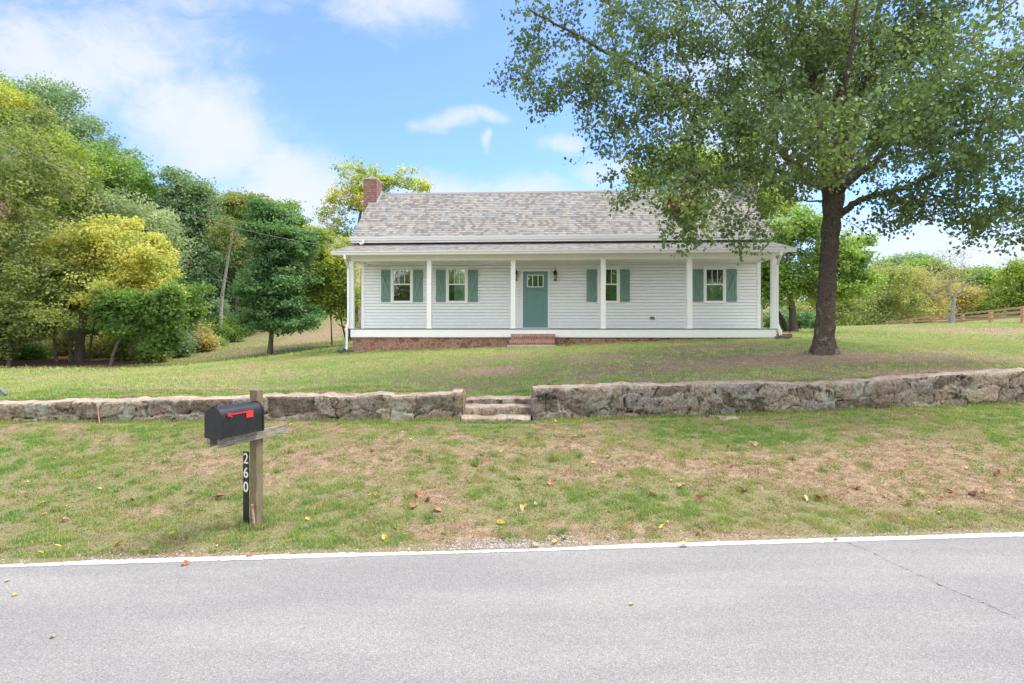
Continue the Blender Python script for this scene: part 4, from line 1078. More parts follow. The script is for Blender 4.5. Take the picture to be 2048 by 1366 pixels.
chimney(WL - .22, -1, 'red brick chimney with pale cap at the left gable', 0)
chimney(WR + .22, 1, 'grey stone chimney at the right gable behind the tree', 0)

# windows, shutters, door
def window(pl, pr, pt=536.5, pb=604.3, curtain=False):
    x0, x1 = hs(pl, .03), hs(pr, .03); z1, z0 = hz(pt, (pl + pr) / 2, .03), hz(pb, (pl + pr) / 2, .03)
    root = empty('window', (0, 0, 0)); root.parent = house
    bpy.data.objects.remove(root)
    c = .072
    m = HM(); y0, y1 = -.052, -.003
    m.box(x0, x0 + c, y0, y1, z0, z1); m.box(x1 - c, x1, y0, y1, z0, z1); m.box(x0 - .01, x1 + .01, y0 - .006, y1, z1 + .001, z1 + .075); m.box(x0 + c, x1 - c, y0, y1, z1 - .012, z1)
    m.box(x0 - .012, x1 + .012, y0 - .02, y1, z0 - .045, z0 - .001)
    w = m.build('window', M['trim'], bevel=.003)
    a0, a1 = x0 + c + .001, x1 - c - .001; b0, b1 = z0, z1 - .013; zm = b0 + (b1 - b0) * .53
    m = HM(); s_ = .036
    m.box(a0, a0 + s_, -.042, -.004, b0, b1); m.box(a1 - s_, a1, -.042, -.004, b0, b1)
    m.box(a0 + s_, a1 - s_, -.042, -.004, b1 - s_, b1); m.box(a0 + s_, a1 - s_, -.042, -.004, b0, b0 + .05); m.box(a0 + s_, a1 - s_, -.046, -.004, zm - .02, zm + .024)
    m.build('sash', M['trim'], w, bevel=.002)
    m = HM(); gw = (a1 - a0 - 2 * s_)
    for k in (1, 2): xx = a0 + s_ + gw * k / 3; m.box(xx - .009, xx + .009, -.040, -.030, zm + .025, b1 - s_ - .001)
    m.build('muntins', M['trim'], w)
    m = HM(); m.quad((a0 + s_ - .004, -.028, b0 + .04), (a1 - s_ + .004, -.028, b0 + .04), (a1 - s_ + .004, -.028, b1 - s_ + .004), (a0 + s_ - .004, -.028, b1 - s_ + .004)); m.build('pane', M['glass'], w)
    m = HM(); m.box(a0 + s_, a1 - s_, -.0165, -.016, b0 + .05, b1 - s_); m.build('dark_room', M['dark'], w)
    if curtain:
        xa = a0 + s_ + gw * .33; n = 26; v = []
        m = HM()
        for k in range(n + 1):
            t = k / n; v += [(xa + (a1 - s_ - xa) * t, -.021 + .0035 * math.sin(t * 34), b0 + .052), (xa + (a1 - s_ - xa) * t, -.021 + .0035 * math.sin(t * 34 + .2), b1 - s_ - .002)]
        m.add(v, [(2 * k, 2 * k + 2, 2 * k + 3, 2 * k + 1) for k in range(n)]); cu = m.build('curtain', M['curtain'], w, smooth=True)
    return w
def shutter(pl, pr, pt, pb, flip):
    d = .04; x0, x1 = hs(pl, d), hs(pr, d); z1, z0 = hz(pt, (pl + pr) / 2, d), hz(pb, (pl + pr) / 2, d)
    m = HM(); n = 4; w = (x1 - x0) / n
    for i in range(n): m.box(x0 + i * w + .006, x0 + (i + 1) * w - .006, -.036, -.015, z0, z1)
    m.box(x0 + .006, x1 - .006, -.0175, -.016, z0 + .003, z1 - .003)
    H = z1 - z0; bh = .085; zt0 = z1 - .12 - bh; zb0 = z0 + .10
    m.box(x0, x1, -.060, -.0365, zt0, zt0 + bh); m.box(x0, x1, -.060, -.0365, zb0, zb0 + bh)
    a = (x0 + .04, -.043, zt0 - .002); b = (x1 - .04, -.043, zb0 + bh + .002)
    if flip: a, b = (x1 - .04, -.043, zt0 - .002), (x0 + .04, -.043, zb0 + bh + .002)
    # diagonal brace clipped inside the battens
    hwid = .034; A = zt0 - .001; B = zb0 + bh + .001; o = .05
    xa, xb = (x0 + .002, x1 - .002) if not flip else (x1 - .002, x0 + .002); sg = 1 if not flip else -1
    q = [(xa, A), (xa + sg * .085, A), (xb, B), (xb - sg * .085, B)]
    vs = [(x, -.064, z) for x, z in q] + [(x, -.0365, z) for x, z in q]
    fs = [(0, 1, 2, 3), (7, 6, 5, 4), (0, 4, 5, 1), (1, 5, 6, 2), (2, 6, 7, 3), (3, 7, 4, 0)]
    m.add(vs, fs)
    m.build('shutter', M['teal'], bevel=.0025)
window(781.5, 826); window(892, 935.5, curtain=True); window(1195, 1239.5); window(1407, 1452)
for a, b, fl in ((762, 781, 0), (826.3, 845.5, 1), (871.5, 891.5, 0), (936, 956, 1), (1173, 1194, 0), (1240, 1260, 1), (1386, 1406.5, 0), (1453, 1474, 1)):
    k = (a - 762) / 712; shutter(a, b, 540 - 2.0 * k, 604 - .8 * k, fl)
def door():
    d = .02; x0, x1 = hs(1046, d), hs(1095.5, d); z0 = DK + .035; z1 = hz(543, 1070, d); c = .075
    m = HM(); m.box(x0 - c, x0 - .004, -.05, -.003, DK + .002, z1 + c); m.box(x1 + .004, x1 + c, -.05, -.003, DK + .002, z1 + c); m.box(x0 - .003, x1 + .003, -.05, -.003, z1 + .004, z1 + c)
    m.box(x0 - .003, x1 + .003, -.075, -.003, DK + .002, DK + .03)
    fr = m.build('door_frame', M['trim'], bevel=.003)
    W = x1 - x0; lx0, lx1 = x0 + W * .17, x1 - W * .17; lz1 = hz(549.5, 1070, d); lz0 = hz(574.5, 1070, d)
    m = HM(); yb, yf = -.004, -.030
    m.box(x0, lx0, yf, yb, z0, z1); m.box(lx1, x1, yf, yb, z0, z1); m.box(lx0, lx1, yf, yb, lz1, z1)
    sh = lz0 - .05; pz0 = z0 + .26; pz1 = sh - .06; mid = (lx0 + lx1) / 2
    m.box(lx0, lx1, yf, yb, pz1, lz0); m.box(lx0, lx1, yf, yb, z0, pz0); m.box(mid - .05, mid + .05, yf, yb, pz0, pz1)
    m.box(lx0 + .006, mid - .056, -.024, yb, pz0 + .006, pz1 - .006); m.box(mid + .056, lx1 - .006, -.024, yb, pz0 + .006, pz1 - .006); m.box(lx0, lx1, -.014, yb, pz0, pz1)
    dr = m.build('door', M['door'], bevel=.003)
    m = HM(); m.box(lx0 - .02, lx1 + .02, -.062, -.0305, sh - .0, sh + .022)
    for k in range(3): xx = lx0 + (lx1 - lx0) * (k + .5) / 3; m.box(xx - .028, xx + .028, -.055, -.0305, sh - .045, sh - .001)
    m.build('dentil_shelf', M['door'], dr, bevel=.002)
    m = HM(); t = .026
    m.box(lx0, lx0 + t, -.036, -.006, lz0, lz1); m.box(lx1 - t, lx1, -.036, -.006, lz0, lz1); m.box(lx0 + t, lx1 - t, -.036, -.006, lz1 - t, lz1); m.box(lx0 + t, lx1 - t, -.036, -.006, lz0, lz0 + t)
    for k in (1, 2): xx = lx0 + (lx1 - lx0) * k / 3; m.box(xx - .012, xx + .012, -.035, -.006, lz0 + t, lz1 - t)
    m.build('window_frame', M['trim'], dr)
    m = HM(); m.quad((lx0 + t - .002, -.02, lz0 + t - .002), (lx1 - t + .002, -.02, lz0 + t - .002), (lx1 - t + .002, -.02, lz1 - t + .002), (lx0 + t - .002, -.02, lz1 - t + .002)); m.build('pane', M['glass'], dr)
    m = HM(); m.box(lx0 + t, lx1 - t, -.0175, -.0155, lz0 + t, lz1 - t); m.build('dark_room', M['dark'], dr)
    hx = x0 + .07; hzz = DK + .98
    m = HM(); m.tube([(hx, -.03, hzz + .02), (hx, -.075, hzz + .01), (hx, -.075, hzz - .13), (hx, -.03, hzz - .15)], .011, 8); m.tube([(hx, -.03, hzz + .045), (hx, -.042, hzz + .045)], .024, 10); m.build('handle', M['metal'], dr, smooth=True)
    m = HM(); m.tube([(hx, -.03, hzz + .16), (hx, -.05, hzz + .16)], .028, 12); m.build('deadbolt', M['metal'], dr, smooth=True)
door()
def lamp(px, pt):
    """black carriage lantern"""
    x = hs(px, .13); zt = hz(pt, px, .13); H = .50
    m = HM(); y = -.14
    m.box(x - .05, x + .05, -.028, -.015, zt - .34, zt - .10)
    m.tube([(x, -.028, zt - .20), (x, -.08, zt - .13), (x, y, zt - .05), (x, y, zt)], [.010, .009, .008, .004], 6)
    m.lathe([(.006, 0), (.02, -.03), (.012, -.05), (.03, -.08), (.05, -.12), (.085, -.155), (.088, -.17), (.06, -.175)], (x, y, zt - .04), 8)
    for k in range(4):
        a = math.pi / 4 + k * math.pi / 2; m.tube([(x + .070 * math.cos(a), y + .070 * math.sin(a), zt - .21), (x + .048 * math.cos(a), y + .048 * math.sin(a), zt - .45)], .007, 5)
    m.lathe([(.05, 0), (.062, -.008), (.062, -.022), (.03, -.03), (.02, -.045)], (x, y, zt - .44), 8)
    l = m.build('wall_lamp', M['black'])
    m = HM(); m.lathe([(.062, -.215), (.043, -.44)], (x, y, zt), 8); m.build('lamp_glass', M['lampglass'], l, smooth=True)
    m = HM(); m.lathe([(.008, -.44), (.010, -.36), (.018, -.33), (.019, -.30), (.010, -.26), (.002, -.24)], (x, y, zt), 8); m.build('bulb', M['num'], l, smooth=True)
lamp(1110.5, 535.5); lamp(1031.5, 535.5)
m = HM(); xo = hs(1304.5, .05); zo = hz(636, 1304, .05); m.box(xo - .07, xo + .07, -.05, -.012, zo - .045, zo + .05); m.box(xo - .055, xo + .035, -.066, -.051, zo - .03, zo + .035)
m.tube([(xo + .03, -.06, zo - .01), (xo + .08, -.07, zo - .03), (xo + .07, -.06, zo - .07)], .012, 6); m.build('outlet_box', M['grey_box'])
# downspouts
def spout(pts, name='downspout', w=.075, foot=None):
    m = HM()
    for a, b in zip(pts[:-1], pts[1:]):
        a = np.array(a); b = np.array(b); d = (b - a) / np.linalg.norm(b - a); m.beam(a - d * .012, b + d * .012, w, .055, up=(0, -1, 0.001) if abs(d[2]) > .5 else (0, -.6, 1))
    o = m.build(name, M['gutter'], bevel=.004)
    if foot:
        m = HM(); f = np.array(foot[0]); m.beam(f, np.array(foot[1]), w * .95, .06, up=(0, 0, 1)); m.build('elbow', M['black'], o)
    return o
xl = hs(690, GD - .06); xp = hs(697.5, PD + .04); zt = gz1 - .12
gl = hz(701, 697, PD)
spout([(xl, -GD + .05, zt), (xl, -GD + .05, zt - .12), (xp - .01, -PD - .045, zt - .40), (xp - .01, -PD - .045, DK + .25), (xp - .06, -PD - .06, DK + .02), (xp - .06, -PD - .06, gl + .10), (xp - .08, -PD - .12, gl + .02)],
      foot=((xp - .09, -PD - .12, gl + .05), (xp - .13, -PD - .22, gl - .02)))
xl2 = hs(1562, GD - .06); xp2 = hs(1555.5, PD + .04); gr_ = hz(671, 1560, PD)
spout([(xl2, -GD + .05, zt), (xl2, -GD + .05, zt - .10), (xp2 - .02, -PD - .045, zt - .36), (xp2 - .02, -PD - .045, DK + .18), (xp2 + .07, -PD - .08, DK - .10), (xp2 + .08, -PD - .09, gr_ + .0)],
      foot=((xp2 + .08, -PD - .09, gr_ + .01), (xp2 + .10, -PD - .13, gr_ - .04)))
for px, py in ((727, 478), (1519, 474)):
    xx = hs(px, .40); z_ = mz - .12; zr = gz1 + (pz_top - gz1) * (GD - .40) / GD
    spout([(xx, -EO - .04, z_), (xx, -EO - .04, zr + .09), (xx + (-.10 if px < 1000 else .02), -EO - .10, zr + .05)], w=.085)
# splash blocks under the downspouts
for px, py, lab in ((690, 709, 'dark splash block below the left downspout of the porch'), (1565, 677.5, 'dark splash block below the right downspout of the porch')):
    s0 = hs(px, PD + .25); wx = HP0[0] - (PD + .25) * HV[0] + s0 * HU[0]; wy = HP0[1] - (PD + .25) * HV[1] + s0 * HU[1]
    m = MB(); m.add([(-.14, -.22, .0), (.14, -.22, 0), (.11, .22, .0), (-.11, .22, .0), (-.14, -.22, .035), (.14, -.22, .035), (.11, .22, .075), (-.11, .22, .075)], [(0, 3, 2, 1), (4, 5, 6, 7), (0, 1, 5, 4), (1, 2, 6, 5), (2, 3, 7, 6), (3, 0, 4, 7)])
    m.box(-.15, -.12, -.22, .22, .03, .09); m.box(.12, .15, -.22, .22, .03, .09)
    o = m.build('splash_block', paint('splash', (.10, .10, .095), .6)); o.location = (wx, wy, G1(wx, wy)); o.rotation_euler = (0, 0, R(-50 if px < 1000 else 60)); tag(o, lab, 'splash block')
def hworld(s_, y, z): return (HP0[0] + s_ * HU[0] + y * HV[0], HP0[1] + s_ * HU[1] + y * HV[1], z)
# brick steps
bs = empty('brick_steps', hworld(-.15, -2.1, 1.38), -TH); tag(bs, 'two worn red brick steps on a concrete pad in front of the porch', 'steps')
class BM(MB):
    pass
def bsm(): return MB(off=(-.15, -2.1, 1.38))
x0, x1 = hs(1021.5, 1.9), hs(1110, 1.9); z1 = hz(668, 1066, 1.9); z2 = hz(679.5, 1066, 2.15); z3 = hz(690.5, 1066, 2.35)
m = bsm(); m.box(x0, x1, -1.90, -PD - .014, z1 - .125, z1); m.box(x0 + .012, x1 - .012, -1.885, -PD - .014, 1.2, z1 - .128); m.build('tread', M['stepbrick'], bs, bevel=.008)
m = bsm(); m.box(x0 - .03, x1 - .01, -2.20, -1.902, z2 - .125, z2); m.box(x0 - .018, x1 - .022, -2.185, -1.902, 1.2, z2 - .128); m.build('tread', M['stepbrick'], bs, bevel=.008)
m = bsm(); m.box(x0 - .09, x1 + .03, -2.42, -2.202, 1.2, z3); m.build('concrete_pad', M['concrete'], bs, bevel=.008)
# side steps at the right end of the porch
sx0 = hs(1560, .9); ss = empty('side_steps', hworld(sx0, -.9, 1.7), -TH); tag(ss, 'small brick side steps with a board at the right end of the porch', 'steps')
m = MB(off=(sx0, -.9, 1.7)); m.box(PRs + .04, hs(1577, .9), -1.2, -.3, 1.5, hz(667, 1570, .9)); m.build('tread', M['brick'], ss, bevel=.006)
m = MB(off=(sx0, -.9, 1.7)); m.box(hs(1577, .9) + .002, hs(1596, .9), -1.2, -.3, 1.5, hz(674, 1585, .9)); m.build('board', M['arm'], ss, bevel=.004)

# ------------------------------------------------------------------ the big shade tree in front of the house
def big_tree():
    Y0 = 13.8; bx, by, _ = P(1645, 706, Y0); bz = G1(bx, by); B = np.array([bx, by, bz])
    root = empty('shade_tree', tuple(B)); tag(root, 'large broad leafed tree with dark ridged trunk on the lawn right of the porch', 'tree')
    def w(px, py, Y=Y0): return np.array(P(px, py, Y)) - B
    # trunk with ridged bark geometry
    cen = [(1646, 722), (1646, 706), (1647.5, 690), (1649, 660), (1651, 620), (1654, 570), (1657, 520), (1661, 470), (1664, 430), (1667, 395), (1668, 375), (1669, 355)]
    rr = [.34, .31, .26, .225, .206, .198, .197, .202, .212, .25, .25, .20]
    C = np.array([w(a, b) for a, b in cen]); C[:, 1] = 0
    ns, na = 230, 120; ts = np.linspace(0, len(C) - 1, ns); Cx = np.stack([np.interp(ts, range(len(C)), C[:, k]) for k in range(3)], 1); Rr = np.interp(ts, range(len(C)), rr)
    an = np.linspace(0, 2 * math.pi, na, endpoint=False); T, Aa = np.meshgrid(np.arange(ns), an, indexing='ij'); z = Cx[:, 2][:, None] * np.ones_like(Aa)
    ring = np.cos(Aa) * 3.0; ring2 = np.sin(Aa) * 3.0
    wob = (fbm(ring.ravel() * .6 + 5, (ring2 * .6 + z * 1.1).ravel(), 5) - .5).reshape(z.shape) * .09
    # small blocky plates
    ridge = np.abs(fbm((Aa * 7.5).ravel(), (z * 6 + np.sin(Aa) * 2).ravel(), 7, 3) - .5).reshape(z.shape) * .075
    flare = np.exp(-np.clip(z, 0, 9) / .20) * (.20 * np.maximum(0, np.cos(Aa * 5 + .6)) + .12 * np.cos(Aa * 3 + 1))
    bands = .010 * np.sin(z * 13 + np.sin(Aa * 2) * 1.2) + .022 * np.exp(-((z - 2.95) / .10) ** 2) + .018 * np.exp(-((z - 2.35) / .12) ** 2)
    knot = .05 * np.exp(-((z - 2.05) / .09) ** 2 - ((Aa - 4.9) / .35) ** 2)
    Rm = Rr[:, None] * (1 + wob) + ridge - .02 + flare * Rr[:, None] + bands + knot
    V = np.stack([Cx[:, 0][:, None] + np.cos(Aa) * Rm, Cx[:, 1][:, None] + np.sin(Aa) * Rm, z], -1).reshape(-1, 3)
    i = (np.arange(ns - 1)[:, None] * na + np.arange(na)[None]); j = (np.arange(ns - 1)[:, None] * na + (np.arange(na)[None] + 1) % na)
    Fc = np.stack([i, j, j + na, i + na], -1).reshape(-1, 4)
    link_mesh('trunk', np_mesh('trunk', V, Fc), M['bark'], root, smooth=True)
    # limbs
    limbs = [([(1660, 400), (1652, 330), (1640, 250), (1625, 150), (1605, 60), (1590, -80), (1570, -220)], 0.0, .17, 13.8),
             ([(1668, 390), (1676, 300), (1684, 200), (1695, 90), (1700, -30), (1695, -200), (1690, -330)], 0.3, .18, 13.8),
             ([(1672, 380), (1700, 300), (1722, 210), (1745, 100), (1765, -30), (1800, -180)], .5, .15, 13.8),
             ([(1676, 432), (1705, 408), (1742, 392), (1800, 380), (1860, 352), (1930, 330), (2010, 300)], -.5, .095, 13.8),
             ([(1655, 400), (1625, 402), (1590, 398), (1560, 402)], -.4, .03, 13.8),
             ([(1652, 375), (1610, 345), (1560, 300), (1500, 255), (1430, 215), (1340, 170), (1240, 115), (1130, 55), (1060, 20)], -.9, .10, 13.6),
             ([(1650, 340), (1600, 250), (1540, 150), (1480, 60), (1400, -40)], .9, .09, 13.8),
             ([(1655, 380), (1600, 360), (1530, 330), (1450, 330), (1380, 350), (1330, 390)], -2.6, .07, 13.6),
             ([(1680, 380), (1740, 330), (1820, 250), (1930, 180), (2050, 120)], -2.2, .09, 13.6),
             ([(1680, 370), (1750, 300), (1850, 180), (1960, 60), (2080, -40)], 1.8, .09, 13.8),
             ([(1668, 380), (1690, 280), (1700, 130), (1720, -60)], -3.2, .09, 13.6),
             ([(1668, 380), (1650, 300), (1640, 200), (1600, 60)], 3.2, .09, 13.8)]
    nodes = [(C[-2], -1)]; mb = []; limb_rad = {0: .22}
    for pts, dY, r0, Yb in limbs:
        m = MB(); n = len(pts); P3 = []
        for k, (a, b) in enumerate(pts): P3.append(w(a, b, Yb + dY * (k / (n - 1)) ** .8))
        P3 = np.array(P3); q = np.linspace(0, n - 1, (n - 1) * 4 + 1)
        Q = np.stack([np.interp(q, range(n), P3[:, k]) for k in range(3)], 1)
        # smooth + wiggle
        Q[1:-1] = (Q[:-2] + 2 * Q[1:-1] + Q[2:]) / 4; Q[2:-1] += rng.normal(size=(len(Q) - 3, 3)) * .025
        rd = [r0 * (1 - .78 * (k / (len(Q) - 1)) ** .9) for k in range(len(Q))]
        m.tube(Q, rd, 10); m.build('limb', M['bark'], root, smooth=True)
        last = 0
        for k, p in enumerate(Q):
            nodes.append((p, last)); last = len(nodes) - 1; limb_rad[last] = rd[k]
    # crown envelope
    lobes = [(1085, 60, 110, 80, -.6, 1), (1070, 175, 90, 55, -1.2, .9), (1190, 150, 150, 100, -1.5, 1), (1190, 265, 75, 40, -1.6, 1), (1310, 60, 190, 120, -.5, .9), (1310, 210, 150, 90, -1.2, .9), (1300, 320, 110, 60, -1.6, 1.1),
             (1400, 380, 110, 70, -2.0, 1.1), (1365, 420, 60, 55, -2.4, 1.1), (1375, 468, 42, 30, -2.4, 1.2), (1490, 465, 60, 45, -2.2, 1.2), (1270, 390, 60, 40, -2.0, 1.0), (1340, 405, 45, 30, -2.3, 1), (1475, 260, 190, 150, -1.5, 1), (1520, 90, 190, 160, 0, .8), (1560, 360, 100, 70, -2.2, 1.1),
             (1650, 250, 170, 120, -3.4, .9), (1680, 60, 230, 160, -.5, .7), (1820, 240, 170, 140, -2.8, 1), (1850, 60, 220, 170, 0, .8), (1960, 180, 190, 170, -3.0, 1), (1990, 330, 140, 110, -2.0, 1.1),
             (1850, 370, 130, 80, -1.2, 1), (1800, 430, 90, 45, -.8, 1.0), (1960, 440, 110, 60, -1.4, 1.1), (2080, 420, 110, 90, -1.6, 1), (2130, 150, 160, 260, -1, .8), (1600, 140, 220, 200, 3.0, .7), (1800, 200, 220, 200, 3.0, .7),
             (1650, -190, 420, 160, 0, .35), (1950, -170, 250, 160, 0, .35), (1330, -90, 280, 120, -.5, .45), (1210, -60, 180, 90, -.5, .4)]
    LL = []
    for px, py, rx, ry, dY, wt in lobes:
        Y = Y0 + dY; k = Y / F; c = w(px, py, Y); LL.append((c[0], c[1], c[2], rx * k, max(rx * k * .9, 1.0), ry * k, wt))
    nA = 2550
    att, dd = lobe_points(LL, nA, .5); att = att[att[:, 2] > 2.2]
    A, par, n0, tips = grow(nodes, att, step=.30, wig=.05, bias=.15, ch=.55)
    rad, cnt = radii_of(par, len(A), .0042, .50)
    for k, v in limb_rad.items(): rad[k] = v
    rad[n0:] = np.minimum(rad[n0:], .045)
    branch_mesh('branches', A, par, rad, set(range(n0)), M['bark'], root, 5)
    # leaves hang along the outer shoots
    tipn = np.array(tips); per = 41; N = len(tipn) * per; ci = np.repeat(np.arange(len(tipn)), per)
    t = rng.uniform(0, 1, N) ** .8; p1 = A[tipn][ci]; pp = A[par[tipn]][ci]; p2 = A[par[par[tipn]]][ci]
    base = np.where((t < .5)[:, None], p1 + (pp - p1) * (t * 2)[:, None], pp + (p2 - pp) * ((t - .5) * 2)[:, None])
    sh = base + rng.normal(size=(N, 3)) * np.array([.17, .17, .13]); sh[:, 2] -= .04
    # short drooping shoots past the tips
    wv = A[tipn] - A[par[tipn]]; wv /= np.linalg.norm(wv, axis=1)[:, None] + 1e-9
    m2 = rng.random(N) < .35; sh[m2] = (p1 + wv[ci] * (rng.uniform(0, .32, N))[:, None] + rng.normal(size=(N, 3)) * .075 - np.array([0, 0, .05]))[m2]
    keep = sh[:, 2] > 2.0; sh = sh[keep]; N = len(sh); cc = ci[keep]
    tint = .42 + rng.uniform(-.2, .2, len(tipn))[cc] + rng.uniform(-.2, .2, N) + (vnoise(sh[:, 0] * .8, sh[:, 2] * .8, 18) - .5) * .3
    low = np.clip((4.6 - sh[:, 2]) / 1.5, 0, 1) * (sh[:, 0] < -1); tint += low * .22  # lower left leaves lightened: sunlight put into their tint
    tint = np.minimum(tint, .97)
    # two dead sprays of rusty leaves
    for a, b, Yd in ((1355, 395, 11.4), (1410, 372, 11.5), (1345, 412, 11.4)):
        c = w(a, b, Yd); d2 = np.abs(sh[:, 0] - c[0]) < .16; d2 &= np.abs(sh[:, 2] - c[2]) < .16; tint[d2 & (rng.random(N) < .42)] = 1.0
    leaf_cloud('crown', sh, .084, LM['main'], root, tint, 'leaf', droop=1.0, up=.2)
    print('big tree leaves', N)
big_tree()

# ------------------------------------------------------------------ woodland on the left
WG = 'trees of the wood left of the house'
def rw(nm, lab, px, Y, lobes, leaf, **k): return tree(nm, lab, 'tree', px, Y, lobes, leaf, group=WG, **k)
rw('broadleaf_tree', 'tall olive green tree filling the left edge of the picture', -60, 27, [(-60, 330, 170, 120), (60, 330, 110, 80, -1), (20, 450, 150, 110, -1.5), (-40, 560, 160, 110, -1), (80, 250, 60, 60), (60, 570, 80, 90, -2), (100, 370, 60, 60, -1)], 'olive', n=620, per=46, trunk_r=.3, size=.16, clump=.6,
   trunk=[(-60, 745), (-55, 680), (-30, 600), (0, 520), (30, 430), (40, 350)])
rw('broadleaf_tree', 'yellow topped tree at the upper left corner of the wood', -30, 31, [(-10, 190, 60, 60), (20, 230, 50, 60), (-60, 240, 90, 90), (60, 270, 40, 40)], 'ygreen', n=220, per=46, trunk_r=.25, size=.16, clump=.6)
rw('broadleaf_tree', 'dark green tall tree with the highest crown on the hilltop', 110, 44, [(100, 200, 60, 50), (60, 200, 40, 40), (130, 260, 70, 50), (190, 275, 35, 40), (90, 290, 90, 60), (215, 330, 40, 60), (150, 330, 90, 60)], 'blue', n=420, per=46, trunk_r=.35, size=.22, clump=.9)
rw('broadleaf_tree', 'bright mid green tree on the slope right of the dark hilltop tree', 230, 38, [(200, 330, 80, 50), (250, 360, 70, 55), (290, 400, 50, 60), (180, 380, 70, 60), (240, 440, 90, 60)], 'green', n=380, per=46, trunk_r=.28, size=.20, clump=.75)
rw('broadleaf_tree', 'bright yellow green tree between the left edge tree and the pale tree', 150, 31, [(120, 300, 60, 40), (150, 360, 55, 50), (110, 400, 60, 60), (70, 310, 60, 50), (150, 420, 40, 40)], 'ygreen', n=260, per=46, trunk_r=.2, size=.17, clump=.6, tint_off=-.22)
rw('willow_tree', 'pale grey green feathery tree above the yellow tree', 240, 32, [(225, 410, 70, 40), (280, 440, 60, 45), (310, 480, 60, 40), (200, 450, 50, 40), (330, 520, 40, 40)], 'pale', n=260, per=52, trunk_r=.15, size=.15, clump=.6, droop=1.2)
rw('maple_tree', 'golden yellow tree at the front of the wood', 160, 27, [(200, 470, 80, 45), (160, 520, 70, 60), (250, 510, 80, 55), (300, 560, 60, 50), (220, 580, 90, 50), (330, 600, 35, 30), (140, 590, 60, 50), (270, 610, 70, 30)], 'yellow', n=560, per=48, trunk_r=.22, size=.15, clump=.5,
   trunk=[(158, 742), (160, 690), (166, 640), (176, 590), (200, 530), (215, 490)], tint_off=.12)
rw('broadleaf_tree', 'low green tree with large leaves under the golden tree', 224, 25.5, [(235, 605, 38, 34), (290, 615, 40, 38), (335, 625, 32, 55), (255, 655, 34, 22), (345, 590, 24, 30), (205, 628, 24, 24), (320, 680, 30, 25)], 'green', n=260, per=38, trunk_r=.09, size=.18, clump=.42, depth=.7,
   trunk=[(223, 741), (226, 712), (234, 690), (248, 668), (262, 640)], tint_off=-.25)
rw('broadleaf_tree', 'small dark green tree at the far left under the olive tree', 20, 24.5, [(-20, 640, 60, 40), (30, 660, 50, 30), (80, 640, 50, 30), (0, 700, 30, 20), (-30, 690, 40, 30)], 'olive', n=260, per=40, trunk_r=.08, size=.15, clump=.45, tint_off=-.1)
rw('oak_tree', 'tall blue green tree rising in the middle of the wood', 385, 38, [(350, 370, 35, 40), (390, 380, 40, 35), (370, 440, 55, 50), (400, 500, 60, 60), (385, 570, 50, 60), (345, 420, 35, 50), (400, 620, 50, 40), (420, 430, 25, 50)], 'blue', n=560, per=50, trunk_r=.3, size=.19, clump=.6)
rw('broadleaf_tree', 'yellow green tall tree between the blue green tree and the round maple', 470, 40, [(460, 400, 40, 30), (500, 410, 40, 30), (480, 450, 50, 40), (470, 510, 35, 50), (530, 430, 35, 30), (450, 560, 30, 40)], 'olive', n=330, per=46, trunk_r=.2, size=.18, clump=.6, tint_off=.05)
rw('broadleaf_tree', 'green tree peeping over the round maple', 560, 42, [(560, 425, 40, 25), (590, 450, 35, 25), (600, 500, 30, 40)], 'green', n=170, per=46, trunk_r=.2, size=.19, clump=.6, tint_off=-.15)
rw('cedar_tree', 'dark cedar deep in the wood behind the pale bare trunk', 440, 41, [(450, 520, 40, 50), (430, 590, 50, 50), (470, 600, 30, 50), (420, 540, 30, 40)], 'dark', n=300, per=46, trunk_r=.18, size=.17, clump=.6)
rw('broadleaf_tree', 'dark filler tree behind the golden tree', 90, 35, [(100, 480, 90, 70), (40, 560, 90, 80), (130, 610, 90, 60), (0, 620, 90, 70), (230, 560, 90, 60), (310, 560, 50, 60), (330, 640, 60, 40)], 'dark', n=560, per=44, trunk_r=.2, size=.21, clump=.8)
rw('broadleaf_tree', 'mid green understory tree behind the low large leafed tree', 300, 30, [(300, 640, 60, 40), (360, 640, 40, 40), (390, 600, 30, 40), (270, 690, 60, 30), (180, 650, 50, 30)], 'green', n=300, per=44, trunk_r=.1, size=.16, clump=.5, tint_off=-.2)
tree('ash_tree', 'pale bare forked trunk with few leaves against the dark wood', 'tree', 439, 36, [(450, 450, 30, 25), (470, 480, 30, 30), (430, 470, 25, 30)], 'olive', n=60, per=26, trunk_r=.13, bark='barkpale', size=.16, clump=.5,
     trunk=[(439, 655), (442, 620), (444, 590), (449, 560), (456, 520), (462, 480), (468, 450)], group=WG, tipr=.012)
# slim trunks at the edge of the wood
for px, Y, r, lab, pts in [(113, 26.0, .075, 'slim grey tree trunk forked at the base at the edge of the wood', [(113, 741), (110, 690), (108, 640), (112, 590)]),
                           (141, 26.5, .085, 'slim straight tree just left of the golden tree trunk', [(141, 738), (140, 690), (140, 640), (142, 590)]),
                           (182, 27.5, .06, 'slim leaning tree just right of the golden tree trunk', [(161 + 16, 738), (180, 700), (186, 660), (176 + 20, 610)]),
                           (76, 28.5, .09, 'grey trunk standing back in the shade of the wood', [(76, 735), (79, 690), (82, 650), (80, 600)]),
                           (55, 30, .07, 'thin dark trunk in the shade near the left edge', [(55, 730), (60, 690), (62, 640), (66, 590)])]:
    a, b = pts[-1]
    rw('slim_tree', lab, px, Y, [(a, b - 10, 40, 35), (a + 10, b - 50, 35, 35)], 'olive' if px % 2 else 'green', n=90, per=36, trunk_r=r, size=.15, clump=.45, trunk=pts, tint_off=-.1)
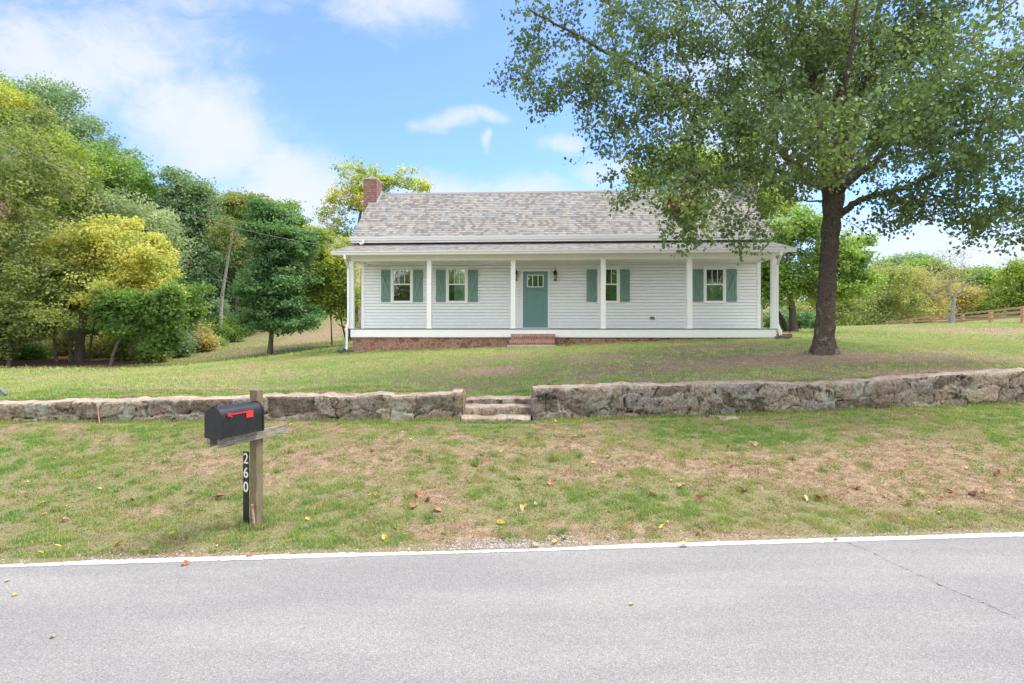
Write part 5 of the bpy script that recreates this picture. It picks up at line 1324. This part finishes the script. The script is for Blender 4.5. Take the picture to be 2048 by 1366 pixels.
rw('broadleaf_tree', 'mid green tree filling the dip between the pale tree and the blue green tree', 318, 42, [(300, 400, 45, 40), (330, 440, 40, 50), (290, 450, 50, 40), (320, 500, 40, 50)], 'green', n=260, per=44, trunk_r=.2, size=.2, clump=.7, tint_off=-.2)
# conical maple on the lawn
tree('maple_tree', 'dark green oval maple standing alone on the grass left of the house', 'tree', 541, 26, [(548, 425, 45, 30), (550, 470, 62, 40), (555, 520, 72, 42), (555, 570, 76, 40), (560, 620, 85, 34), (515, 640, 40, 22), (600, 640, 45, 22), (530, 590, 55, 40), (585, 480, 40, 40), (565, 650, 60, 16)], 'dark',
     n=780, per=60, trunk_r=.13, size=.145, clump=.42, shell=.6, depth=1.0, flatc=.42, trunk=[(540, 713), (541, 690), (543, 665), (548, 600), (550, 520), (550, 450)], tint_off=-.2)
# yellow-green trees beside / behind the house
BG = 'yellow green trees behind the left end of the house'
tree('walnut_tree', 'airy yellow green tree rising behind the brick chimney', 'tree', 700, 31, [(700, 345, 40, 28), (740, 355, 50, 35), (800, 355, 40, 26), (835, 375, 38, 22), (690, 400, 40, 35), (670, 450, 30, 35), (740, 395, 50, 30), (700, 470, 30, 40), (655, 420, 22, 22)], 'ygreen', n=230, per=28, trunk_r=.16, size=.15, clump=.42, group=BG,
     trunk=[(702, 700), (704, 640), (706, 560), (712, 480), (722, 420)], shell=.4, tint_off=.15)
tree('locust_tree', 'yellow green tree filling the gap left of the porch', 'tree', 668, 28, [(640, 490, 30, 35), (625, 540, 35, 45), (660, 560, 45, 50), (690, 520, 30, 50), (650, 600, 50, 35), (690, 600, 35, 50), (630, 470, 25, 20), (705, 620, 30, 40)], 'ygreen', n=420, per=42, trunk_r=.055, size=.14, clump=.4, group=BG,
     trunk=[(695, 702), (690, 672), (683, 645), (676, 610), (668, 560)], tint_off=-.02)
tree('young_tree', 'thin dark stemmed young tree standing left of the locust', 'tree', 664, 29, [(640, 560, 30, 25), (625, 600, 25, 20), (655, 610, 25, 20)], 'ygreen', n=80, per=36, trunk_r=.045, size=.14, clump=.35, group=BG,
     trunk=[(664, 697), (663, 670), (662, 640), (655, 600)], tint_off=-.2)
# understory bushes and tall weeds along the path
def bush(name, label, cat, px, Y, rx, h, leaf, n, per=30, size=.11, clump=.3, tint_off=0.0, group=None, asp=1.0, parts=True):
    bx = (px - 1024) / F * Y; bz = G1(bx, Y); r = rx * Y / F; H = h * Y / F
    root = empty(name, (bx, Y, bz)); tag(root, label, cat, group)
    att, _ = lobe_points([(0, 0, H * .5, r, r * .8 * asp, H * .5, 1), (r * .4, 0, H * .4, r * .7, r * .6, H * .4, .7), (-r * .4, .1, H * .38, r * .7, r * .6, H * .4, .7)], n, .5)
    att[:, 2] = np.maximum(att[:, 2], .08)
    A, par, n0, tips = grow([(np.array([0, 0, 0.]), -1), (np.array([0, 0, H * .2]), 0)], att, .3, .03)
    rad, _ = radii_of(par, len(A), .006); rad = np.minimum(rad, .03)
    branch_mesh('stems', A, par, rad, {0}, M['bark2'], root, 4)
    N = n * per; ci = np.repeat(np.arange(n), per); Pn = att[ci] + rng.normal(size=(N, 3)) * clump * .6
    gz_ = G(Pn[:, 0] + bx, Pn[:, 1] + Y) - bz; Pn[:, 2] = np.maximum(Pn[:, 2], gz_ + .03)
    tint = .45 + tint_off + rng.uniform(-.3, .3, n)[ci] + rng.uniform(-.2, .2, N)
    leaf_cloud('foliage', Pn, size, LM[leaf], root, tint, 'quad', .2); return root
bg = 'bushes and weeds along the edge of the wood'
for a in [('shrub', 'grey green shrub at the dark gap where the path enters the wood', 355, 29, 32, 62, 'blue', 190, .02), ('shrub', 'olive shrub below the large leafed tree', 300, 27, 34, 52, 'olive', 170, .0), ('shrub', 'dark green shrub at the foot of the golden tree', 262, 28, 34, 50, 'green', 150, -.25),
          ('shrub', 'olive brown shrub to the left of the path', 400, 33, 28, 55, 'rust', 130, -.1), ('shrub', 'green shrub below the pale bare trunk', 425, 36, 34, 62, 'green', 170, -.1), ('shrub', 'dark shrub under the tall blue green tree', 378, 34, 34, 75, 'dark', 170, 0),
          ('shrub', 'green shrub under the yellow green tall tree', 460, 38, 26, 60, 'green', 130, -.15), ('shrub', 'pale olive shrub right of the bare trunk', 492, 40, 18, 50, 'olive', 90, .1),
          ('shrub', 'small green shrub in the shade at the left of the wood', 60, 27.5, 34, 28, 'green', 80, -.2), ('shrub', 'thin brown green brush behind the slim trunks', 120, 29.5, 44, 40, 'rust', 90, -.25), ('shrub', 'sparse brush behind the golden tree trunk', 200, 29.0, 40, 42, 'rust', 100, -.3),
          ('shrub', 'sparse green brush at the far left corner of the wood', -10, 26.5, 40, 50, 'olive', 110, -.2), ('shrub', 'tan dry brush above the bright weeds', 408, 31, 26, 36, 'rust', 90, .2)]:
    bush(a[0], a[1], 'shrub', a[2], a[3], a[4], a[5], a[6], a[7], tint_off=a[8], group=bg)
for px, py, lab in [(345, 29, 'bright green weeds at the left end of the weed strip'), (375, 30.5, 'bright green weeds second from the left along the path'), (402, 32.5, 'bright green weeds in the middle of the weed strip'), (428, 35, 'bright green weeds towards the top of the strip'), (452, 38, 'bright green weeds at the upper end of the strip'), (306, 27.2, 'yellow tipped weeds beside the bare earth')]:
    bush('weed_clump', lab, 'weeds', px, py, 19, 20 if px > 340 else 13, 'green', 70, 34, .10, .22, .25, group=bg)

# ------------------------------------------------------------------ trees on the right and behind
RG = 'trees behind the right end of the house and beyond the fence'
tree('maple_tree', 'multi stemmed maple turning yellow behind the right end of the house', 'tree', 1588, 27.5, [(1560, 470, 60, 45), (1620, 450, 50, 40), (1500, 500, 50, 50), (1560, 550, 60, 45), (1480, 560, 50, 45), (1650, 520, 60, 50), (1700, 500, 45, 45), (1720, 550, 40, 38), (1640, 570, 70, 30), (1560, 590, 40, 22), (1480, 600, 50, 35), (1680, 580, 60, 25)], 'green', n=900, per=50, trunk_r=.2, size=.145, clump=.45, group=RG,
     trunk=[(1588, 664), (1586, 640), (1584, 615), (1578, 580), (1575, 530), (1580, 480)], tint_off=.25)
tree('maple_tree', 'leaning stem beside the multi stemmed maple at the gable', 'tree', 1572, 28.2, [(1545, 560, 40, 30), (1530, 520, 40, 40)], 'green', n=90, per=46, trunk_r=.15, size=.145, clump=.45, group=RG, trunk=[(1574, 662), (1565, 640), (1548, 615), (1535, 590), (1530, 560)])
tree('broadleaf_tree', 'tall green tree behind the roof seen through the shade tree', 'tree', 1400, 34, [(1290, 355, 50, 40), (1380, 330, 80, 60), (1460, 350, 70, 60), (1540, 400, 60, 60), (1480, 420, 80, 60)], 'ygreen', n=420, per=46, trunk_r=.3, size=.17, clump=.6, group=RG, tint_off=-.15)
for px, Y, lobes, leaf, lab, off in [
    (1650, 42, [(1640, 600, 60, 30), (1600, 630, 60, 25), (1690, 620, 60, 30), (1650, 640, 80, 18)], 'olive', 'low olive tree behind the shade tree trunk', .05),
    (1740, 45, [(1730, 600, 60, 40), (1770, 570, 60, 38), (1790, 610, 60, 30), (1730, 635, 60, 18)], 'olive', 'olive tree with dark trunks showing at the end of the fence', .1),
    (1800, 50, [(1810, 560, 55, 35), (1850, 590, 50, 35), (1830, 620, 70, 25), (1780, 550, 40, 25)], 'rust', 'orange tinged tree in the middle of the far tree line', -.1),
    (1880, 55, [(1880, 590, 50, 28), (1920, 600, 40, 28), (1860, 615, 50, 20)], 'rust', 'rust brown low tree behind the bare tree', .15),
    (1830, 75, [(1830, 545, 35, 25), (1870, 550, 30, 25), (1800, 560, 30, 22)], 'green', 'bright green rounded tree beyond the orange tree', .1),
    (1810, 95, [(1800, 528, 25, 12), (1830, 525, 30, 14), (1775, 540, 25, 16), (1850, 535, 20, 14)], 'blue', 'dark blue green tree farthest away on the skyline', .1),
    (1960, 58, [(1960, 590, 30, 28), (1975, 560, 35, 25), (1950, 620, 35, 18)], 'green', 'green tree between the bare tree and the right edge', .05),
    (2040, 52, [(2030, 570, 50, 35), (2060, 545, 50, 30), (2010, 600, 45, 28), (2080, 600, 60, 40)], 'ygreen', 'bright yellow green tree at the right edge behind the fence', -.15),
    (2110, 55, [(2120, 560, 60, 50), (2100, 600, 60, 40)], 'green', 'green tree just cut by the right edge of the picture', 0),
    (1900, 70, [(1920, 565, 40, 25), (1950, 560, 35, 22)], 'olive', 'olive tree in the gap behind the bare tree', 0)]:
    Y *= 1.45
    tree('broadleaf_tree', lab, 'tree', px, Y, lobes, leaf, n=270, per=44, trunk_r=.2, size=.0042 * Y, clump=.018 * Y, group=RG, tint_off=off)
tree('bare_tree', 'nearly bare tree with upright twigs standing at the fence', 'tree', 1905, 47, [(1900, 560, 45, 45), (1900, 520, 40, 35), (1925, 560, 40, 40), (1880, 580, 35, 30)], 'rust', n=420, per=3, trunk_r=.22, bark='barkpale', size=.13, clump=.5, group=RG,
     trunk=[(1903, 645), (1905, 625), (1907, 608), (1908, 595)], tipr=.010, ch=-.3, shell=.4)
tree('hedge_tree', 'low brush behind the lawn to the right of the house', 'tree', 1600, 36, [(1600, 640, 50, 20), (1560, 640, 40, 20), (1640, 645, 30, 14)], 'dark', n=120, per=40, trunk_r=.1, size=.14, clump=.45, group=RG)
# trees across the road, behind the photographer, mirrored in the window panes
for k, (x, y, h, leaf) in enumerate([(-22, -20, 9, 'green'), (-16, -20, 9.5, 'olive'), (-11, -17, 8.5, 'green'), (-6, -18, 9, 'ygreen'), (-1, -20, 9.5, 'dark'), (4, -18, 8.5, 'dark'), (9, -20, 10, 'dark'), (14, -18, 8.5, 'blue'), (19, -20, 9, 'dark'), (24, -21, 10, 'dark'), (-13, -25, 11, 'green'), (-3, -26, 11, 'green'), (6, -26, 11, 'dark'), (16, -26, 11.5, 'dark'), (28, -25, 11, 'green')]):
    kk = F
    def pl(a, b, rx, rz): return (a / y * 0, 0, 0, 0)
    root = empty('roadside_tree', (x, y, G1(x, y))); tag(root, '%s of the leafy trees across the road behind the photographer' % ('first second third fourth fifth sixth seventh eighth ninth tenth eleventh twelfth thirteenth fourteenth fifteenth'.split()[k]), 'tree', 'trees across the road')
    att, _ = lobe_points([(0, 0, h * .62, 3.2, 2.4, h * .36, 1), (1.2, 0, h * .4, 2.6, 2, h * .28, 1), (-1.3, 0, h * .35, 2.6, 2, h * .3, 1)], 260, .5)
    A, par, n0, tips = grow([(np.array([0, 0, 0.]), -1), (np.array([0, 0, h * .2]), 0), (np.array([.1, 0, h * .4]), 1)], att, .5, .06)
    rad, _ = radii_of(par, len(A), .01); rad = np.minimum(rad, .15); m = MB(); m.tube([(0, 0, -.1), (0, 0, h * .2), (.1, 0, h * .4)], [.25, .2, .15], 8); m.build('trunk', M['bark2'], root, smooth=True)
    branch_mesh('branches', A, par, rad, {0, 1, 2}, M['bark2'], root, 4)
    N = 260 * 36; ci = np.repeat(np.arange(260), 36); leaf_cloud('crown', att[ci] + rng.normal(size=(N, 3)) * .5, .26, LM[leaf], root, .5 + rng.uniform(-.4, .4, N), 'quad', .3)

# ------------------------------------------------------------------ three-rail fence
fpts = [(2160, 38, 1.1), (2046, 41.5, 1.0), (1981.6, 44.5, .95), (1925, 48, .90), (1873, 52, .85), (1822, 56, .80), (1773, 60, .75), (1735, 64, .70)]
ftop = [600, 612, 619.5, 625.5, 631, 637, 644.3, 650]
fr = empty('rail_fence', P(1925, 646, 48)); tag(fr, 'three rail brown wooden fence running down the slope on the right', 'fence'); fo = P(1925, 646, 48)
F3 = []
for (px, Y, h), ty in zip(fpts, ftop):
    x, y, zt = P(px, ty, Y); F3.append((x, y, zt, h))
    m = MB(off=fo); m.box(x - .11, x + .11, y - .10, y + .10, zt - h - .6, zt); m.build('post', M['fence'], fr)
for r_ in range(3):
    for a, b in zip(F3[:-1], F3[1:]):
        k = (.10, .42, .74)[r_]
        m = MB(off=fo); m.beam((a[0] - .10, a[1] - .11, a[2] - k * a[3]), (b[0] - .10, b[1] - .11, b[2] - k * b[3]), .05, .15); m.build('rail', M['fence'], fr)

# ------------------------------------------------------------------ service wires
def wire(name, label, a, b, sag, r=.012):
    a = np.array(a); b = np.array(b); pts = []
    for t in np.linspace(0, 1, 40): p = a * (1 - t) + b * t; pts.append(p - np.array([0, 0, sag * 4 * t * (1 - t)]))
    m = MB(); m.tube(pts, r, 5); tag(m.build(name, M['wire'], None, smooth=True), label, 'wire', 'overhead service wires')
wire('service_wire', 'overhead service wire sagging down to the left eave of the house', P(-350, 100, 15), P(704, 497, 20.4), .95, .006)
wire('service_wire', 'higher thin wire crossing in front of the left trees', P(-300, 120, 17), P(470, 560, 33), .5, .0045)
wire('service_wire', 'lower thin wire crossing in front of the left trees', P(-300, 215, 17), P(330, 520, 26), .4, .0045)
# grey post end at the left edge of the lawn
a = np.array(P(-40, 745, 10.6)); b = np.array(P(12, 790, 10.6)); m = MB(off=tuple(b)); m.beam(a, b, .05, .055)
o = m.build('grey_bar', paint('grey_pipe', (.15, .16, .165), .6), None, bevel=.004); o.location = tuple(b); tag(o, 'grey slanting bar poking in at the left edge above the stone wall', 'bar')

# ------------------------------------------------------------------ fallen leaves
def leafmesh(name, s, curl, mat, lob=False):
    n = 10; v = [(0, 0, 0)]; f = []
    for k in range(n):
        a = 2 * math.pi * k / n; r = s * (.5 + (.22 * math.cos(3 * a) if lob else .0)) * (1.0 if not lob else 1.2)
        x = r * math.cos(a) * 1.35; y = r * math.sin(a) * (.8 if not lob else 1.0)
        v.append((x, y, curl * s * (abs(math.sin(a)) * .55 + .35 * max(0, math.cos(a)))))
    for k in range(n): f.append((0, k + 1, (k + 1) % n + 1))
    v.append((-s * 1.15, s * .05, s * .06)); v.append((-s * .6, -s * .02, .0)); v.append((-s * .6, s * .03, 0)); f.append((n + 1, n + 2, n + 3))
    me = bpy.data.meshes.new(name); me.from_pydata(v, [], f); me.materials.append(mat); me.update(); return me
def fl_mat(name, c0, c1):
    m, g = new_mat(name); r = g('ShaderNodeObjectInfo').outputs['Random']; c = g.mix(r, c0, c1)
    n = g.noise(obj_co(g), 60, 4); c = g.mix(g.math('MULTIPLY', g.smooth(n, .5, .7), .4), c, tuple(x * .5 for x in c0)); finish(g, c, .6, n, .2, .002); return m
yl = fl_mat('fallen_yellow', (.55, .33, .03), (.70, .50, .08)); br = fl_mat('fallen_brown', (.32, .12, .06), (.45, .25, .16)); tn = fl_mat('fallen_tan', (.5, .38, .24), (.58, .42, .18)); rd = fl_mat('fallen_red', (.20, .05, .03), (.40, .12, .05))
kinds = {'y': (leafmesh('fallen_leaf', .045, .55, yl), 'yellow leaf'), 'b': (leafmesh('fallen_leaf', .06, .7, br, True), 'brown leaf'), 't': (leafmesh('fallen_leaf', .045, .6, tn), 'tan leaf'), 'r': (leafmesh('fallen_leaf', .040, .8, rd), 'dark red leaf')}
LB = {'y': 'small yellow fallen leaf lying on the roadside bank grass', 'b': 'curled pinkish brown fallen leaf lying on the roadside bank', 't': 'small tan fallen leaf lying on the roadside bank grass', 'r': 'small dark red fallen leaf lying on the roadside bank grass'}
GB = {'y': 'yellow leaves on the bank', 'b': 'brown leaves on the bank', 't': 'tan leaves on the bank', 'r': 'dark red leaves on the bank'}
def fallen(k, x, y, label, group, sc=1.0, lift=.018, flat=False):
    o = bpy.data.objects.new('fallen_leaf', kinds[k][0]); COL.objects.link(o); z = max(G1(x, y), 0.001)
    o.location = (x, y, z + lift); o.scale = (sc,) * 3; a = .15 if flat else .7
    o.rotation_euler = (rng.uniform(-a, a), rng.uniform(-a, a), rng.uniform(0, 6.28)); tag(o, label, 'leaf', group)
spots = [('y', 1176, 932), ('y', 1186, 928), ('y', 951, 935), ('y', 1216, 918), ('y', 1252, 933), ('y', 1343, 965), ('y', 1494, 918), ('y', 1684, 959), ('y', 1806, 947), ('y', 1813, 935), ('y', 1922, 917), ('y', 1935, 939), ('y', 683, 1014), ('y', 616, 1041), ('y', 770, 1081), ('y', 1111, 845), ('y', 84, 1011), ('y', 87, 1035), ('y', 78, 1111), ('y', 115, 1097), ('y', 352, 1079), ('y', 344, 1071), ('y', 238, 1093), ('y', 936, 1026), ('y', 1001, 1050), ('y', 1050, 1018), ('t', 1070, 1012), ('y', 1110, 1090), ('y', 1130, 1081), ('t', 1070, 1094), ('y', 203, 918), ('y', 160, 778), ('y', 1324, 1058), ('y', 1397, 1071), ('t', 1368, 1098), ('y', 1770, 995), ('y', 1820, 1044), ('y', 1266, 896), ('t', 1610, 1000), ('y', 1880, 1030),
         ('b', 825, 1017), ('b', 836, 994), ('b', 858, 1005), ('b', 872, 1023), ('b', 1102, 969), ('b', 1304, 994), ('b', 1400, 1003), ('b', 1362, 977), ('b', 1715, 981), ('b', 1968, 985), ('b', 1948, 993), ('b', 1995, 953), ('b', 1507, 892), ('b', 1635, 1001), ('b', 438, 998), ('b', 130, 1044), ('b', 1486, 985), ('b', 1900, 985), ('r', 1130, 953), ('r', 1780, 945), ('r', 1457, 896), ('r', 1880, 1000), ('r', 1650, 1000), ('r', 1818, 1010), ('r', 264, 1005), ('r', 300, 1000), ('r', 648, 1049), ('r', 790, 1064),
         ('t', 290, 1105), ('t', 1140, 900), ('t', 1150, 876), ('t', 908, 870), ('t', 1042, 1022), ('t', 1031, 1034), ('t', 1500, 955)]
bx_ = {}
for k, px, py in spots:
    x, y, z = gp(px, py)
    if y > wall_y(x): fallen(k, x, y, 'small yellow fallen leaf lying on the upper lawn', 'yellow leaves on the lawn', 1.0, .03)
    else: fallen(k, x, y, LB[k], GB[k], rng.uniform(.8, 1.4))
for i in range(70):
    y = rng.uniform(5.0, 9.6); x = rng.uniform(-.93, .93) * y
    if y - edge_y(x) < .2 or y > wall_y(x) - .3: continue
    k = 'ytbryt'[rng.integers(6)]; fallen(k, x, y, LB[k], GB[k], rng.uniform(.35, .85), .012)
for i, (px, py) in enumerate([(1605, 820), (1620, 812), (1830, 755), (930, 740), (470, 730), (150, 775), (1540, 700), (980, 760)]):
    x, y, z = gp(px, py); fallen('y', x, y, 'small yellow fallen leaf lying on the upper lawn', 'yellow leaves on the lawn', 1.2, .035)
for k, px, py, lab in [('b', 371, 1136, 'curled brown leaf on the asphalt near the white line left of the mailbox'), ('t', 16, 1171, 'tan leaf on the asphalt at the left edge below the white line'), ('y', 30, 1201, 'orange leaf on the asphalt near the left edge'), ('y', 1263, 1220, 'small yellow leaf alone in the middle of the asphalt'), ('t', 106, 1287, 'pale leaf on the asphalt in the lower left corner'), ('b', 500, 1352 - 240, 'small brown leaf on the white line right of the mailbox post'), ('r', 1671, 1083, 'small dark leaf on the white line at the right')]:
    x, y, z = gp(px, py, 2.5, 20); fallen(k, x, y, lab, None, .75, .008, True)

# give every fallen leaf the label that tells where it lies
NUM = ['leftmost', 'second from left', 'third from left', 'fourth from left', 'fifth from left', 'sixth from left', 'seventh from left', 'eighth from left', 'ninth from left', 'tenth from left', 'eleventh from left', 'twelfth from left'] + ['number %d from left' % k for k in range(13, 60)]
bins = {}
for o in COL.objects:
    if o.name.startswith('fallen_leaf') and o.get('group'):
        x, y = o.location.x, o.location.y; px = 1024 + F * x / y
        kind = [v[1] for v in kinds.values() if v[0] == o.data][0]
        if y > wall_y(x): a = 'on the upper lawn left of the steps' if px < 1000 else 'on the upper lawn right of the steps'
        else:
            t = (y - edge_y(x)) / 4.76
            a = ('by the white line ' if t < .2 else 'low on the bank ' if t < .45 else 'high on the bank ')
            a += 'left of the mailbox' if px < 500 else 'right of the mailbox' if px < 850 else 'below the steps' if px < 1200 else 'below the right wall' if px < 1650 else 'at far right'
        bins.setdefault((kind, a), []).append((px, o))
for (kind, a), L_ in bins.items():
    L_.sort(key=lambda t: t[0])
    for k, (px, o) in enumerate(L_):
        o['label'] = ('fallen %s %s' % (kind, a)) if len(L_) == 1 else '%s of the %ss %s' % (NUM[k], kind.replace('leaf', 'leave'), a)
